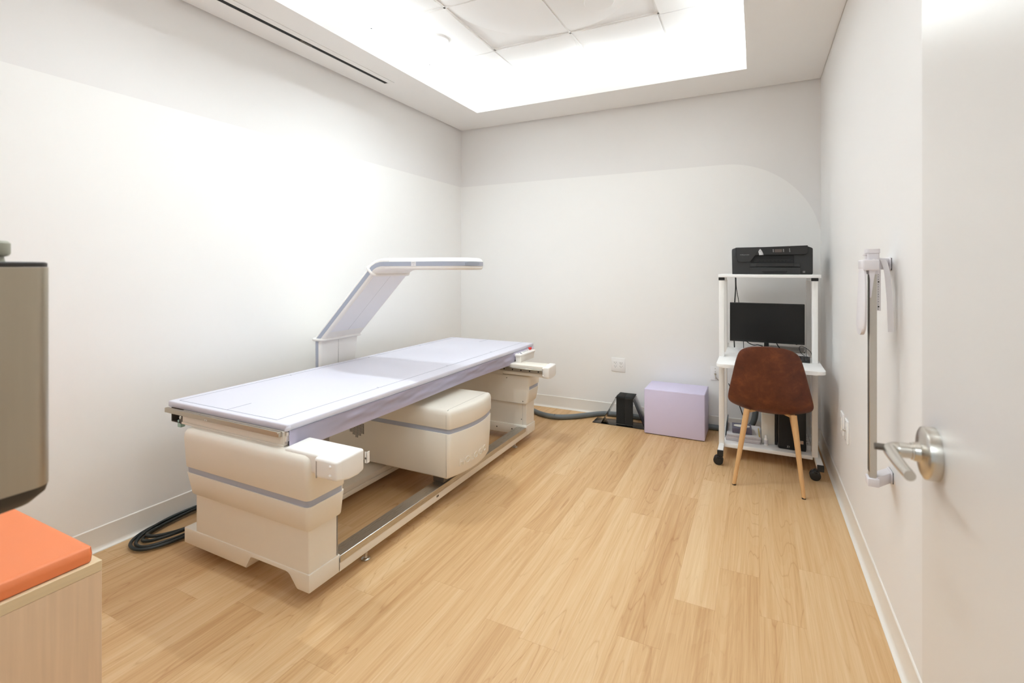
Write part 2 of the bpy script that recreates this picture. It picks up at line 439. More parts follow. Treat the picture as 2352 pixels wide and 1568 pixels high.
# open door at the right
DX, DY0, DY1 = .268, .20, 1.126
door = S('door_1', box(B(), DX, DX+.044, DY0, DY1, .008, 2.10, .0015, 1), 'door')
hz, hy = .990, 1.049
bm = B(); lathe(bm, (DX, hy, hz), (-1, 0, 0), [(0, .0435), (.013, .0435), (.0165, .0425), (.0185, .039), (.0195, .032), (.0212, .019), (.0225, .0165), (.030, .0150), (.0305, .0142), (.033, .0142), (.0335, .012)], 40)
ros = O('handle_rosette', bm, 'nickel', door)
bm = B()
pth = [(DX-.030, hy, hz), (DX-.046, hy, hz), (DX-.0555, hy-.0005, hz), (DX-.0615, hy-.0045, hz), (DX-.0640, hy-.0125, hz),
       (DX-.0645, hy-.045, hz), (DX-.0638, hy-.085, hz-.0005), (DX-.062, hy-.124, hz-.001)]
sp_ = spline(pth, 6); m_ = len(sp_)
tube(bm, sp_, .01, 20, rs=[.0124 if k < 8 else max(.0078, .0124 - .0022*min(1, (k-8)/12) - .0026*max(0, (k-20)/(m_-20))) for k in range(m_)])
lev = O('door_handle', bm, 'nickel', door)
bm = B(); cyl(bm, (DX-.060, hy+.0005, hz+.0006), (DX-.0835, hy+.0005, hz+.0006), .0058, n=18); O('lock_button', bm, 'dark_steel', lev)

# ------------------------------------------------------------------ ceiling fittings
DL = [(-2.06, 2.92), (-.866, 2.94), (-2.06, 1.585), (-.866, 1.585)]
dlab = ['round white downlight in the ceiling recess nearest the slot diffuser and back wall',
        'round white downlight in the ceiling recess nearer the right wall, cut by the photo top',
        'round downlight at the front left of the ceiling recess, nearer the doorway',
        'round downlight at the front right of the ceiling recess, nearer the doorway']
for (x, y), lb in zip(DL, dlab):
    t = thing('recessed_downlight', (x, y, ZT-.024), lb, 'ceiling light', 'downlights in the ceiling recess')
    zz = ZT - .024
    lathe(bm := B(), (x, y, zz), (0, 0, 1), [(0, .066), (0, .088), (.004, .092), (.06, .092), (.06, .066)], 40); O('trim_ring', bm, 'tile', t)
    lathe(bm := B(), (x, y, zz+.004), (0, 0, 1), [(0, .002), (0, .066), (.004, .066), (.004, .002)], 40); O('lens', bm, 'lens', t)

t = thing('slot_diffuser', (-2.53, 1.9, HC), 'long black slot air diffuser in the ceiling border along the left wall', 'air vent')
sy0, sy1 = .62, 2.915
bm = B(); box(bm, -2.5310, -2.5000, sy0, sy1, HC-.002, HC-.0005); O('slot', bm, 'slot', t)
bm = B(); box(bm, -2.585, -2.5310, sy0-.02, sy1+.02, HC-.004, HC, .001, 1); box(bm, -2.5000, -2.4555, sy0-.02, sy1+.02, HC-.004, HC, .001, 1)
box(bm, -2.5310, -2.5000, sy1, sy1+.02, HC-.004, HC); box(bm, -2.5310, -2.5000, sy0-.02, sy0, HC-.004, HC)
O('frame', bm, 'ceil', t)
bm = B(); box(bm, -2.5310, -2.5000, 2.13, 2.145, HC-.0035, HC-.001); box(bm, -2.5310, -2.514, 2.144, 2.22, HC-.0035, HC-.001); O('vane_clip', bm, 'dark_steel', t)
bm = B(); box(bm, -2.5310, -2.518, 2.80, 2.806, HC-.0035, HC-.001); O('vane_clip', bm, 'dark_steel', t)

# ------------------------------------------------------------------ bone densitometer
T = thing('bone_densitometer', (-1.94, 2.41, 0), 'cream medical scanning table with a long lilac pad and an angled arm reaching over it', 'scanning table')
BX0, BX1 = -2.338, -1.537
bm = B()      # base: front skirt with a cut-out, rear skirt, side rail, broad left beam
prism(bm, [(BX0, .052), (BX0, .121), (BX1, .121), (BX1, .050), (-1.603, .050), (-1.612, .057), (-1.640, .098), (-1.652, .106), (-1.668, .109),
           (-1.868, .109), (-1.880, .106), (-1.886, .098), (-1.905, .050)], 'y', 1.341, 1.50, .004, 2)
prism(bm, [(BX0, .05), (BX0, .121), (BX1, .121), (BX1, .05)], 'y', 3.335, 3.492, .004, 2)
box(bm, -1.600, BX1, 1.49, 3.345, .05, .112, .003, 2)
box(bm, BX0, -2.0, 1.49, 3.345, .05, .077, .003, 2)
base = O('base_frame', bm, 'plastic', T)
bm = B(); prism(bm, [(BX0, .078), (-2.002, .078), (-2.002, .108), (-2.05, .128), (-2.22, .170), (BX0, .170)], 'y', 1.50, 3.335, .003, 2)
bc = O('beam_cover', bm, 'plastic', T)
for y in (1.93, 2.9):
    bm = B(); lathe(bm, (-2.0018, y, .096), (1, 0, 0), [(0, .007), (.003, .0065), (.004, .001)], 12); O('screw', bm, 'rail_steel', bc)
bm = B(); prism(bm, [(-1.606, .113), (-1.606, .1165), (-1.540, .1165), (-1.5345, .1165), (-1.5345, .088), (-1.5362, .088), (-1.5362, .113)], 'y', 1.497, 3.318, .0006, 1)
O('steel_rail_cover', bm, 'steel', T)
bm = B(); box(bm, BX1-.001, BX1+.0012, 2.18, 2.20, .070, .080, .0005, 1); O('rail_plug', bm, 'dark_steel', base)
for x, y in ((-1.567, 1.678), (-1.575, 3.21), (-2.12, 1.44), (-2.28, 3.40)):
    bm = B(); lathe(bm, (x, y, 0), (0, 0, 1), [(0, .019), (.003, .020), (.006, .018), (.009, .009), (.012, .0075), (.024, .0075), (.024, .0095), (.032, .0095), (.032, .007), (.055, .007)], 24)
    O('leveling_foot', bm, 'steel', T)

def pedestal(front):
    s = 1 if front else -1
    ya, yb = (1.345, 1.488) if front else (3.487, 3.345)       # outer face, inner face of the plinth block
    yi = 1.506 if front else 3.327                              # inner face of the housing
    def sec(z, d, r):
        y0 = ya - s*d; yk = 1.447 if front and z > .55 else yi; lo, hi = min(y0, yk), max(y0, yk)
        return rrect(-2.256-d, -1.543+d, lo, hi, z, r)
    bm = B()
    loft(bm, [rrect(-2.256, -1.543, min(ya, yb), max(ya, yb), z, .006) for z in (.1205, .30)])
    pl = O('pedestal_plinth', bm, 'plastic', T, smooth=50)
    bm = B()
    zt = .592 if front else .492
    prof = [(.287, .000, .010), (.290, .008, .016), (.297, .015, .020), (.390, .0300, .022), (.3925, .0295, .022), (.393, .024, .022), (.418, .025, .022), (.4185, .031, .022), (.421, .0325, .022)]
    if front: prof += [(.545, .040, .026), (.566, .039, .028), (.580, .034, .030), (.588, .025, .030), (.592, .012, .030)]
    else: prof += [(.470, .0355, .026), (.485, .033, .026), (.490, .025, .026), (.492, .014, .026)]
    loft(bm, [sec(*p) for p in prof])
    ho = O('pedestal_housing', bm, 'plastic', T, smooth=50)
    yi = 1.500 if front else 3.333
    bm = B(); loft(bm, [sec(.393, .0262, .022), sec(.418, .0275, .022)], caps=False); O('accent_band', bm, 'stripe', ho)
    return pl, ho
pl, ho = pedestal(True)
bm = B(); box(bm, -1.60, -1.5415, 1.4885, 1.4895, .12, .29); O('panel_seam', bm, 'seam', pl)
pl2, ho2 = pedestal(False)
bm = B(); box(bm, -1.5760, -1.5748, 3.3446, 3.3456, .122, .287); box(bm, -2.2, -1.55, 3.3265, 3.3275, .2885, .2897); O('panel_seam', bm, 'seam', pl2)
for x, z in ((-1.585, .165), (-1.565, .305), (-1.70, .47), (-2.0, .47)):
    lathe(bm := B(), (x, 3.345 if z < .28 else 3.3272, z), (0, -1, 0), [(0, .004), (.0015, .0035), (.002, .001)], 8); O('screw', bm, 'dark_steel', ho2)
for x in (-1.66, -1.79):
    lathe(bm := B(), (x, 3.3355, .085), (0, -1, 0), [(0, .006), (.0015, .0055), (.002, .001)], 10); O('screw', bm, 'dark_steel', base)

# sideways rail boxes on the pedestals
bm = B(); prism(bm, [(1.323, .600), (1.446, .606), (1.446, .523), (1.415, .514), (1.365, .514), (1.323, .528)], 'x', -1.655, -1.356, .010, 4)
prism(bm, [(1.3035, .5992), (1.40, .6020), (1.40, .520), (1.365, .5145), (1.3035, .5275)], 'x', -1.470, -1.3565, .010, 4)
rb = O('rail_housing', bm, 'plastic_w', T)
for z in (.578, .545):
    bm = B(); lathe(bm, (-1.386, 1.3045, z), (0, -1, 0), [(0, .0065), (.003, .0062), (.005, .0045), (.006, .002), (.0045, .0018), (.0045, .0005)], 14); O('screw', bm, 'plastic_w', rb)
bm = B(); box(bm, -1.46, -1.454, 1.3034, 1.305, .525, .588, .0004, 1); O('panel_seam', bm, 'seam', rb)
bm = B(); box(bm, -1.3565, -1.345, 1.4465, 1.448, .548, .592, .0005, 1); box(bm, -1.347, -1.345, 1.4465, 1.462, .548, .592, .0005, 1); br = O('end_bracket', bm, 'plastic_w', rb)
bm = B(); cyl(bm, (-1.351, 1.446, .567), (-1.351, 1.4455, .567), .004, n=10); O('bracket_hole', bm, 'dark_steel', br)
bm = B(); box(bm, -1.72, -1.372, 3.296, 3.428, .505, .586, .006, 3)
rb2 = O('rail_housing', bm, 'plastic', T)
bm = B(); prism(bm, [(3.290, .584), (3.436, .590), (3.436, .506), (3.40, .498), (3.34, .497), (3.290, .503)], 'x', -1.395, -1.340, .010, 4); O('rail_end_cap', bm, 'plastic_w', rb2)
bm = B(); box(bm, -1.74, -1.393, 3.284, 3.297, .533, .560, .002, 1); lr = O('linear_rail', bm, 'rail_steel', rb2)
for k in range(5):
    bm = B(); cyl(bm, (-1.70+.07*k, 3.2845, .5465), (-1.70+.07*k, 3.2835, .5465), .0055, n=12); O('rail_hole', bm, 'black', lr)
for z in (.572, .522):
    bm = B(); lathe(bm, (-1.387, 3.2905, z), (0, -1, 0), [(0, .0055), (.004, .004), (.005, .001)], 12); O('screw', bm, 'plastic_w', rb2)
bm = B(); prism(bm, [(-2.25, .490), (-2.25, .585), (-1.655, .585), (-1.735, .500), (-1.735, .490)], 'y', 3.330, 3.46, .003, 2)
O('table_carriage', bm, 'plastic', T)
bm = B(); box(bm, -2.24, -1.72, 1.347, 1.47, .585, .60, .002, 1); O('table_carriage', bm, 'plastic', T)

# tabletop frame, end rail, pad and hanging sheet
bm = B(); box(bm, -2.352, -1.676, 1.340, 3.725, .594, .652, .004, 2); box(bm, -2.352, -1.676, 1.336, 1.341, .590, .600, .002, 1)
tf = O('tabletop_frame', bm, 'plastic', T)
bm = B(); box(bm, -1.676, -1.664, 1.36, 3.70, .588, .650); O('side_channel', bm, 'black', tf)
bm = B(); box(bm, -1.672, -1.6635, 1.345, 1.353, .636, .650); prism(bm, [(-1.6755, .636), (-1.666, .636), (-1.669, .612), (-1.6755, .612)], 'y', 1.343, 1.360); O('side_bracket', bm, 'plastic', tf)
bm = B(); prism(bm, [(-2.446, .652), (-2.446, .590), (-2.442, .587), (-2.378, .587), (-2.378, .590), (-2.441, .591), (-2.441, .652)], 'y', 1.345, 3.72, .0005, 1)
box(bm, -2.386, -2.36, 1.346, 1.356, .585, .640); O('side_channel', bm, 'dark_steel', tf)
bm = B(); lathe(bm, (-2.374, 1.3455, .614), (0, -1, 0), [(0, .008), (.003, .007), (.004, .001)], 14); O('screw', bm, 'steel', tf)
bm = B(); box(bm, -2.401, -2.376, 1.346, 1.368, .566, .600, .003, 2); O('teal_clip', bm, 'teal', tf, label='small teal clip at the table corner')
bm = B(); box(bm, -2.458, -1.684, 1.322, 1.337, .6335, .6545, .001, 1); er = O('end_rail', bm, 'rail_steel', T)
for x in (-2.452, -2.145, -2.155, -1.690):
    bm = B(); lathe(bm, (x, 1.322, .649 if x in (-2.452, -1.690) else .638), (0, -1, 0), [(0, .0035), (.0015, .003), (.002, .001)], 10); O('screw', bm, 'steel', er)
PX0, PX1, PY0, PY1 = -2.4735, -1.661, 1.343, 3.746
bm = B()
def padsec(z, i, r): return rrect(PX0+i, PX1-i, PY0+i, PY1-i, z, r, 4)
loft(bm, [padsec(.653, .003, .009), padsec(.6555, .0008, .010), padsec(.660, 0, .010), padsec(.675, .0006, .010), padsec(.6785, .0022, .011), padsec(.6797, .0045, .012), padsec(.680, .009, .014)])
# soft puckers along the near edge
for v in bm.verts:
    if v.co.y < PY0 + .02: v.co.y += .0015*math.sin(v.co.x*60)
pad = O('mattress_pad', bm, 'sheet', T, smooth=50)
bm = B(); z0, z1 = .6801, .6806; lw = .0011
lx0, lx1, ly0, ly1 = -2.428, -1.757, 1.372, 3.742
def strip(x0, y0, x1, y1): box(bm, min(x0, x1)-lw, max(x0, x1)+lw, min(y0, y1)-lw, max(y0, y1)+lw, z0, z1)
strip(lx0, ly0, lx1, ly0); strip(lx0, ly0, lx0, ly1); strip(lx1, ly0, lx1, ly1)
strip(-2.081, 1.372, -2.081, 1.488); strip(-2.096, 3.60, -2.096, 3.742)
for y in (1.98, 2.62, 3.2): strip(lx1-.016, y, lx1, y); strip(lx0, y, lx0+.016, y)
O('printed_outline', bm, 'line', pad, smooth=0)
bm = B(); rows = []
NY, NZ = 150, 12
for a in range(NY+1):
    y = 1.352 + (3.372-1.352)*a/NY; row = []
    fade = min(1, max(0, (a-10)/24))
    for b in range(NZ+1):
        t = b/NZ; z = .655 - t*(.079 + .004*math.sin(y*4.1) + .006*(1-fade))
        amp = .0055*math.sin(PI*min(1, t*1.15))*fade
        wv = math.sin(7*y + 6*t) + .7*math.sin(17*y - 9*t + 1) + .5*math.sin(31*y + 14*t)
        row.append(bm.verts.new((PX1 + .0008 + .004*t + max(-.004, amp*wv*.6) + (.010*t if a < 3 else 0), y - .012*t*(1-fade), z)))
    rows.append(row)
for r0, r1 in zip(rows, rows[1:]):
    for b in range(NZ): bm.faces.new((r0[b], r1[b], r1[b+1], r0[b+1]))
ex = bmesh.ops.solidify(bm, geom=bm.faces[:], thickness=.0012)
sk = O('hanging_sheet', bm, 'skirt', pad, smooth=60)
bm = B(); box(bm, PX1-.0005, PX1+.0026, 1.36, 3.70, .6546, .6562); O('sheet_seam', bm, 'line', pad, smooth=0)
bm = B(); box(bm, PX1-.0005, PX1+.0018, 3.366, 3.742, .598, .6552); O('sheet_end', bm, 'skirt', pad, smooth=0)
bm = B(); loft(bm, [[(PX1+.002, 1.346, .655), (PX1+.004, 1.352, .659), (PX1-.01, 1.340, .660), (PX1-.012, 1.338, .655)],
                    [(PX1+.005, 1.348, .664), (PX1+.006, 1.356, .668), (PX1-.008, 1.342, .668), (PX1-.008, 1.339, .664)],
                    [(PX1+.000, 1.352, .674), (PX1+.001, 1.358, .675), (PX1-.008, 1.350, .676), (PX1-.009, 1.348, .674)]]); O('corner_fold', bm, 'sheet', pad, smooth=60)

# operator panel at the far end
bm = B(); a = (-1.651, -1.592, 3.358, 3.632)
def cps(z, i, r): return rrect(a[0]+i*.3, a[1]-i, a[2]+i, a[3]-i, z, r)
loft(bm, [cps(.584, .012, .008), cps(.588, .010, .010), cps(.626, .008, .010), cps(.630, .002, .010), cps(.640, 0, .010), cps(.645, .002, .010), cps(.648, .007, .010)])
cp = O('control_panel', bm, 'plastic_w', T, smooth=50)
for x, y in ((-1.640, 3.405), (-1.622, 3.415), (-1.636, 3.43), (-1.612, 3.40), (-1.628, 3.47), (-1.626, 3.49), (-1.626, 3.515), (-1.624, 3.54)):
    bm = B(); cyl(bm, (x, y, .6478), (x, y, .6492), .0055 if y > 3.45 else .0075, n=12); O('panel_key', bm, 'line', cp)
bm = B(); lathe(bm, (-1.628, 3.598, .648), (0, 0, 1), [(0, .010), (.008, .010), (.008, .0135), (.012, .0145), (.017, .0145), (.019, .012)], 20); O('emergency_button', bm, 'red', cp, label='red emergency stop button')

# gantry: column, sloping arm, scanner head
def slab(bm, secs, r=.017):
    """secs: (cx, cz, normal, half thickness up, half thickness down, y0, y1)"""
    S_ = []
    for cx, cz, (nx, nz), hu, hd, y0, y1 in secs:
        ring = rrect(y0, y1, -hu, hd, 0, min(r, (hu+hd)*.33), 5)
        S_.append([(cx + nx*p[1], p[0], cz + nz*p[1]) for p in ring])
    loft(bm, S_)
def stripe_on(bm, secs, side, w=.0125, out=.0016):
    S_ = []
    for cx, cz, (nx, nz), hu, hd, y0, y1 in secs:
        k = (hu+hd)/.06 if hu+hd < .06 else 1
        yy = y0 - out if side < 0 else y1 + out; yi = y0 + .01 if side < 0 else y1 - .01
        m = (hd-hu)/2*0
        S_.append([(cx+nx*q, y, cz+nz*q) for y, q in ((yy, m-w*k), (yy, m+w*k), (yi, m+w*k), (yi, m-w*k))])
    loft(bm, S_)
GY0, GY1 = 2.288, 2.632
col = [(-2.550, .165, (1, 0), .027, .027, GY0, 2.585), (-2.550, .60, (1, 0), .027, .027, GY0, 2.600), (-2.550, .836, (1, 0), .028, .030, GY0, GY1-.006)]
bm = B(); slab(bm, col); cm = O('gantry_column', bm, 'arm', T, smooth=45)
bm = B(); stripe_on(bm, col, -1); O('accent_stripe', bm, 'stripe', cm)
bm = B(); box(bm, -2.5215, -2.5200, 2.440, 2.4415, .66, .83); O('panel_seam', bm, 'seam', cm)
s2 = math.sqrt(.5)
slp = [(-2.545, .838, (1, 0), .042, .042, GY0, GY1), (-2.528, .856, (.93, -.37), .035, .036, GY0, GY1), (-2.50, .884, (.711, -.703), .030, .030, GY0, GY1), (-2.10, 1.285, (.711, -.703), .030, .030, GY0, GY1)]
slp = [slp[0], (-2.10, 1.285, (.711, -.703), .030, .030, GY0, GY1)]
bm = B()
S_ = []
for cx, cz, n in ((-2.545, .838, (1, 0)), (-2.10, 1.285, (.711, -.703))):
    h = .042 if n[1] == 0 else .030
    ring = rrect(GY0, GY1, -h, h, 0, .017 if n[1] else .020, 5); S_.append([(cx+n[0]*p[1], p[0], cz+n[1]*p[1]) for p in ring])
loft(bm, S_); sa = O('sloping_arm', bm, 'arm', T, smooth=45)
for side in (-1, 1):
    bm = B(); S_ = []
    for cx, cz, n, w in ((-2.545, .838, (1, 0), .0175), (-2.10, 1.285, (.711, -.703), .0125)):
        yy = GY0-.0016 if side < 0 else GY1+.0016; yi = GY0+.01 if side < 0 else GY1-.01
        S_.append([(cx+n[0]*q, y, cz+n[1]*q) for y, q in ((yy, -w), (yy, w), (yi, w), (yi, -w))])
    loft(bm, S_); O('accent_stripe', bm, 'stripe', sa)
# inset panel under the slope, pad bounce in its grey, in two halves with a seam between
for ya, yb, mt_ in ((GY0+.022, 2.4585, 'arm_panel'), (2.4605, GY1-.020, 'arm_panel'), (2.4585, 2.4605, 'grey_ic')):
    bm = B(); p0 = Vector((-2.503+.004, 0, .838+.006)); p1 = Vector((-2.10+.0215, 0, 1.285-.0215)); n = Vector((.711, 0, -.703))*.0012
    loft(bm, [[(p.x+q*n.x, y, p.z+q*n.z) for y, q in ((ya, 1), (yb, 1), (yb, -2), (ya, -2))] for p in (p0, p1)])
    O('under_panel' if mt_ == 'arm_panel' else 'panel_seam', bm, mt_, sa)
def headsec(x, z, th, hu=.035, hd=.035, i=0): return (x, z, (math.sin(th), -math.cos(th)), hu, hd, GY0-.004+i, GY1+.004-i)
hd_ = [headsec(-2.10, 1.285, math.radians(44.7), .033, .033), headsec(-2.078, 1.3045, math.radians(36)), headsec(-2.050, 1.3185, math.radians(22)), headsec(-2.018, 1.3255, math.radians(8)), headsec(-1.99, 1.3268, 0), headsec(-1.95, 1.3268, 0)]
HY0, HY1, HXS, HA = GY0-.004, GY1+.004, -1.573, .12
def head_outline(i, z, x0=-1.985, n=28):
    yc, hy_ = (HY0+HY1)/2, (HY1-HY0)/2
    pts = [(x0, HY0+i, z)]
    for k in range(n+1):
        p = PI*k/n; c_, s_ = math.cos(p), math.sin(p)
        pts.append((HXS + (HA-i)*math.copysign(abs(s_)**.92, s_), yc - (hy_-i)*math.copysign(abs(c_)**.92, c_), z))
    return pts + [(x0, HY1-i, z)]
bm = B(); slab(bm, hd_, .020)
loft(bm, [head_outline(i, z) for i, z in ((.016, 1.2915), (.008, 1.2935), (.002, 1.2985), (0, 1.305), (0, 1.336), (.001, 1.343), (.005, 1.350), (.012, 1.3560), (.022, 1.3600), (.036, 1.3618))])
hdo = O('scanner_head', bm, 'arm', T, smooth=45)
bm = B()
loft(bm, [head_outline(-.0016, z, -1.9895) for z in (1.3140, 1.3396)])
O('accent_stripe', bm, 'stripe', hdo)
for side in (-1, 1):
    bm = B(); stripe_on(bm, hd_[:5], side, .0128); O('accent_stripe', bm, 'stripe', hdo)
bm = B(); bo_ = head_outline(-.0045, 1.3140)[10:17]; bi_ = head_outline(.004, 1.3140)[10:17]
loft(bm, [[(bo_[k][0], bo_[k][1], 1.3155+e), (bo_[k][0], bo_[k][1], 1.3395-e), (bi_[k][0], bi_[k][1], 1.3395-e), (bi_[k][0], bi_[k][1], 1.3155+e)] for k, e in zip(range(7), (.006, .001, 0, 0, 0, .001, .006))])
O('release_button', bm, M('button_blue_grey', (.33, .36, .43), .4), hdo)
bm = B(); box(bm, -1.7865, -1.7525, HY0-.0024, HY0-.0016, 1.3135, 1.3395); rl = O('rating_label', bm, 'paper', hdo)
bm = B()
for z, x0, x1 in ((1.336, -1.783, -1.758), (1.333, -1.781, -1.764), (1.3305, -1.784, -1.757), (1.3225, -1.773, -1.766), (1.319, -1.772, -1.767)): box(bm, x0, x1, HY0-.0027, HY0-.0023, z-.0006, z+.0006)
O('label_print', bm, 'grey_ic', rl)
def collar(name, c, n, t, parent):
    ring = rrect(GY0-.006, GY1+.006, -n[2], n[2], 0, .026, 6)
    pts = [Vector((c[0]+n[0]*p[1], p[0], c[1]+n[1]*p[1])) for p in ring]; pts = pts + [pts[0]]
    bm = B(); secs = []
    P = pts[:-1]; m = len(P); ax = Vector((t[0], 0, t[1]))
    ctr = Vector((c[0], (GY0+GY1)/2, c[1]))
    rings = []
    for i, p in enumerate(P):
        tn = (P[(i+1) % m] - P[i-1]).normalized(); o = tn.cross(ax).normalized()
        rings.append([bm.verts.new(p + (o*math.cos(2*PI*k/8)*.0085 + ax*math.sin(2*PI*k/8)*.0095)) for k in range(8)])
    for i in range(m):
        A_, B_ = rings[i], rings[(i+1) % m]
        for k in range(8): bm.faces.new((A_[k], A_[(k+1) % 8], B_[(k+1) % 8], B_[k]))
    return O(name, bm, 'arm', parent, smooth=60)
collar('collar', (-2.545, .838), (1, 0, .046), (0, 1), cm)
collar('collar', (-2.10, 1.285), (.711, -.703, .036), (.703, .711), hdo)

# X-ray source housing under the table
TY0, TY1 = 2.222, 2.690
def tank(z, i, f):
    yc, hw = (TY0+TY1)/2, (TY1-TY0)/2-i
    pts = [(-2.372, yc-hw), (-1.504, yc-hw)]
    r = .022; xs = -1.479 - i*.4 + f
    for k in range(1, 5): a = -PI/2 + PI/2*k/4; pts.append((xs-r+r*math.cos(a), yc-hw+r+r*math.sin(a)))
    for k in range(1, 12):
        y = yc-hw+r + (2*hw-2*r)*k/12; q = (y-yc)/(hw-r); pts.append((xs+.036*(1-q*q), y))
    for k in range(0, 5): a = PI/2*k/4; pts.append((xs-r+r*math.cos(a), yc+hw-r+r*math.sin(a)))
    pts += [(-1.504, yc+hw), (-2.372, yc+hw)]
    return [(x, y, z) for x, y in pts]
bm = B(); loft(bm, [tank(.153, .022, -.018), tank(.157, .010, -.014), tank(.166, .003, -.012), tank(.30, 0, -.005), tank(.398, 0, 0), tank(.4015, .002, 0), tank(.402, .007, 0), tank(.427, .007, 0),
                    tank(.4275, .001, .002), tank(.430, 0, .003), tank(.500, 0, .003), tank(.516, .003, .002), tank(.526, .010, -.002), tank(.530, .022, -.010)])
tk = O('source_housing', bm, 'plastic', T, smooth=45)
bm = B(); loft(bm, [tank(.402, .0055, 0), tank(.427, .0055, 0)], caps=False); O('accent_band', bm, 'stripe', tk)
bm = B()
loft(bm, [[(-1.5045, TY0-.0006, z), (-1.5036, TY0-.0006, z), (-1.5036, TY0+.003, z), (-1.5045, TY0+.003, z)] for z in (.168, .40)])
loft(bm, [[(-1.5045, TY0-.0006, z), (-1.5036, TY0-.0006, z), (-1.5036, TY0+.003, z), (-1.5045, TY0+.003, z)] for z in (.43, .505)])
box(bm, -1.5045, -1.5036, TY0+.022, TY1-.022, .5292, .5305); O('panel_seam', bm, 'seam', tk)
bm = B(); colrows = [(-2, 5), (-2, 6), (-4, 6), (-4, 7), (-6, 7), (-6, 7), (-4, 7), (-4, 7), (-2, 7), (-2, 6)]
for c, (ra, rb_) in enumerate(colrows):
    x = -2.20 + .0116*c
    for q in range(ra, rb_+1):
        z = .330 + .0068*q; box(bm, x, x+.0072, TY0-.0006, TY0+.001, z, z+.0046)
O('vent_grille', bm, 'black', tk, smooth=0)
def on_front(x, y, z, w):
    Y = 2.298 + x/w*.281; Z = .207 + y
    yc, hw = (TY0+TY1)/2, (TY1-TY0)/2 - .022
    q = (Y-yc)/hw; f = -.012 + .007*(Z-.166)/.134
    return (-1.479 + f + .036*(1-q*q) + z*1.4 + .0012, Y, Z)
bm = B(); text_into(bm, 'HOLOGIC', .054, on_front, .0016); O('embossed_lettering', bm, 'plastic', tk, smooth=0, label='embossed cream lettering')
bm = B(); box(bm, -1.615, -1.545, 2.26, 2.34, .117, .158); O('carriage_skid', bm, 'dark_steel', tk)

# ------------------------------------------------------------------ things on the floor along the walls
pts = []
turns = [(-2.566, 1.555, .128, .322, .0), (-2.562, 1.55, .122, .298, .015), (-2.574, 1.56, .108, .280, .003), (-2.590, 1.575, .084, .252, .014)]
for k, (cx, cy, rx, ry, dz) in enumerate(turns):
    for s in range(24):
        a = PI/2 + 2*PI*s/24; f = s/24
        nx = turns[min(k+1, 3)]
        L_ = lambda u, v: u + (v-u)*f
        ex_ = math.copysign(abs(math.cos(a))**.85, math.cos(a)); ey = math.copysign(abs(math.sin(a))**.9, math.sin(a))
        pts.append((L_(cx, nx[0]) + L_(rx, nx[2])*ex_ + .004*math.sin(3*a+k), L_(cy, nx[1]) + L_(ry, nx[3])*ey, .0095 + max(0, L_(dz, nx[4]) + .005*math.sin(2*a+1.3*k))))
pts += [(-2.56, 1.80, .012), (-2.50, 1.84, .010), (-2.42, 1.86, .010), (-2.30, 1.88, .010), (-2.2, 1.9, .010)]
bm = B(); tube(bm, spline(pts, 3), .0076, 10)
O('cable_coil', bm, 'cable', loc=(-2.57, 1.53, 0), label='coil of thick black cable on the floor beside the left wall', cat='cable')

bm = B()
cp_ = [(-1.98, 4.10, .022), (-1.90, 4.105, .022), (-1.80, 4.045, .022), (-1.70, 3.985, .022), (-1.608, 3.958, .022), (-1.52, 3.968, .022), (-1.42, 4.03, .022), (-1.32, 4.13, .022), (-1.22, 4.225, .022), (-1.12, 4.258, .022), (-.9, 4.265, .022),
       (-.6, 4.265, .022), (-.35, 4.264, .022), (-.20, 4.258, .024), (-.11, 4.245, .035), (-.045, 4.225, .075), (-.015, 4.215, .14), (-.005, 4.21, .22), (.0, 4.215, .34)]
tube(bm, spline(cp_, 6), .0215, 14)
cd = O('flexible_conduit', bm, 'conduit', loc=(-1.2, 4.2, 0), label='thick grey flexible conduit running along the floor at the back wall', cat='conduit')
bm = B(); cyl(bm, (-1.5605, 3.9595, .022), (-1.5555, 3.9600, .022), .0224, n=18); O('cable_tie', bm, 'black', cd)

# clear acrylic foot positioner with black pads
F_ = thing('foot_positioner', (-.98, 4.12, 0), 'clear acrylic foot positioner with two tall black pads, left of the lilac cube', 'positioning aid')
bm = B(); box(bm, -1.241, -.797, 4.016, 4.17, .001, .006, .001, 1); O('base_plate', bm, 'clear', F_)
bm = B(); t_ = .004
for sx in (0, 1):
    xa, xb = ((-1.168, -1.050) if sx == 0 else (-.803, -.898))
    d = .004 if sx == 0 else -.004
    loft(bm, [[(xa, y, .0065), (xa+d, y, .0065), (xb+d, y, .222), (xb, y, .222)] for y in (4.024, 4.17)])
box(bm, -1.050, -.898, 4.03, 4.17, .226, .230)
O('clear_frame', bm, 'clear', F_)
for x0, x1 in ((-1.0455, -.9775), (-.9765, -.908)):
    bm = B()
    prism(bm, [(4.050, .010), (4.050, .226), (4.060, .2395), (4.188, .2395), (4.192, .236), (4.192, .232), (4.064, .2305), (4.058, .222), (4.058, .010)], 'x', x0, x1, .0012, 1); O('black_pad', bm, 'black_matt', F_)

t = thing('foam_cube', (-.57, 4.09, 0), 'lilac vinyl foam block standing by the back wall beside the computer desk', 'foam block')
bm = B(); box(bm, -.7935, -.3445, 3.936, 4.242, .004, .354, .007, 3)
for v in bm.verts:
    v.co.y -= .0035*math.sin(PI*(v.co.x+.7935)/.449)*math.sin(PI*v.co.z/.354) if v.co.y < 4.0 else 0
O('cover', bm, 'lilac', t)
bm = B()
for x in (-.7933, -.3447): box(bm, x-.0008, x+.0008, 3.940, 4.240, .3458, .3472)
box(bm, -.788, -.350, 3.9352, 3.9368, .346, .3474); O('piping_seam', bm, 'skirt', t)
bm = B(); box(bm, -.785, -.353, 3.945, 4.235, .0, .006); O('bottom_liner', bm, 'black_matt', t)

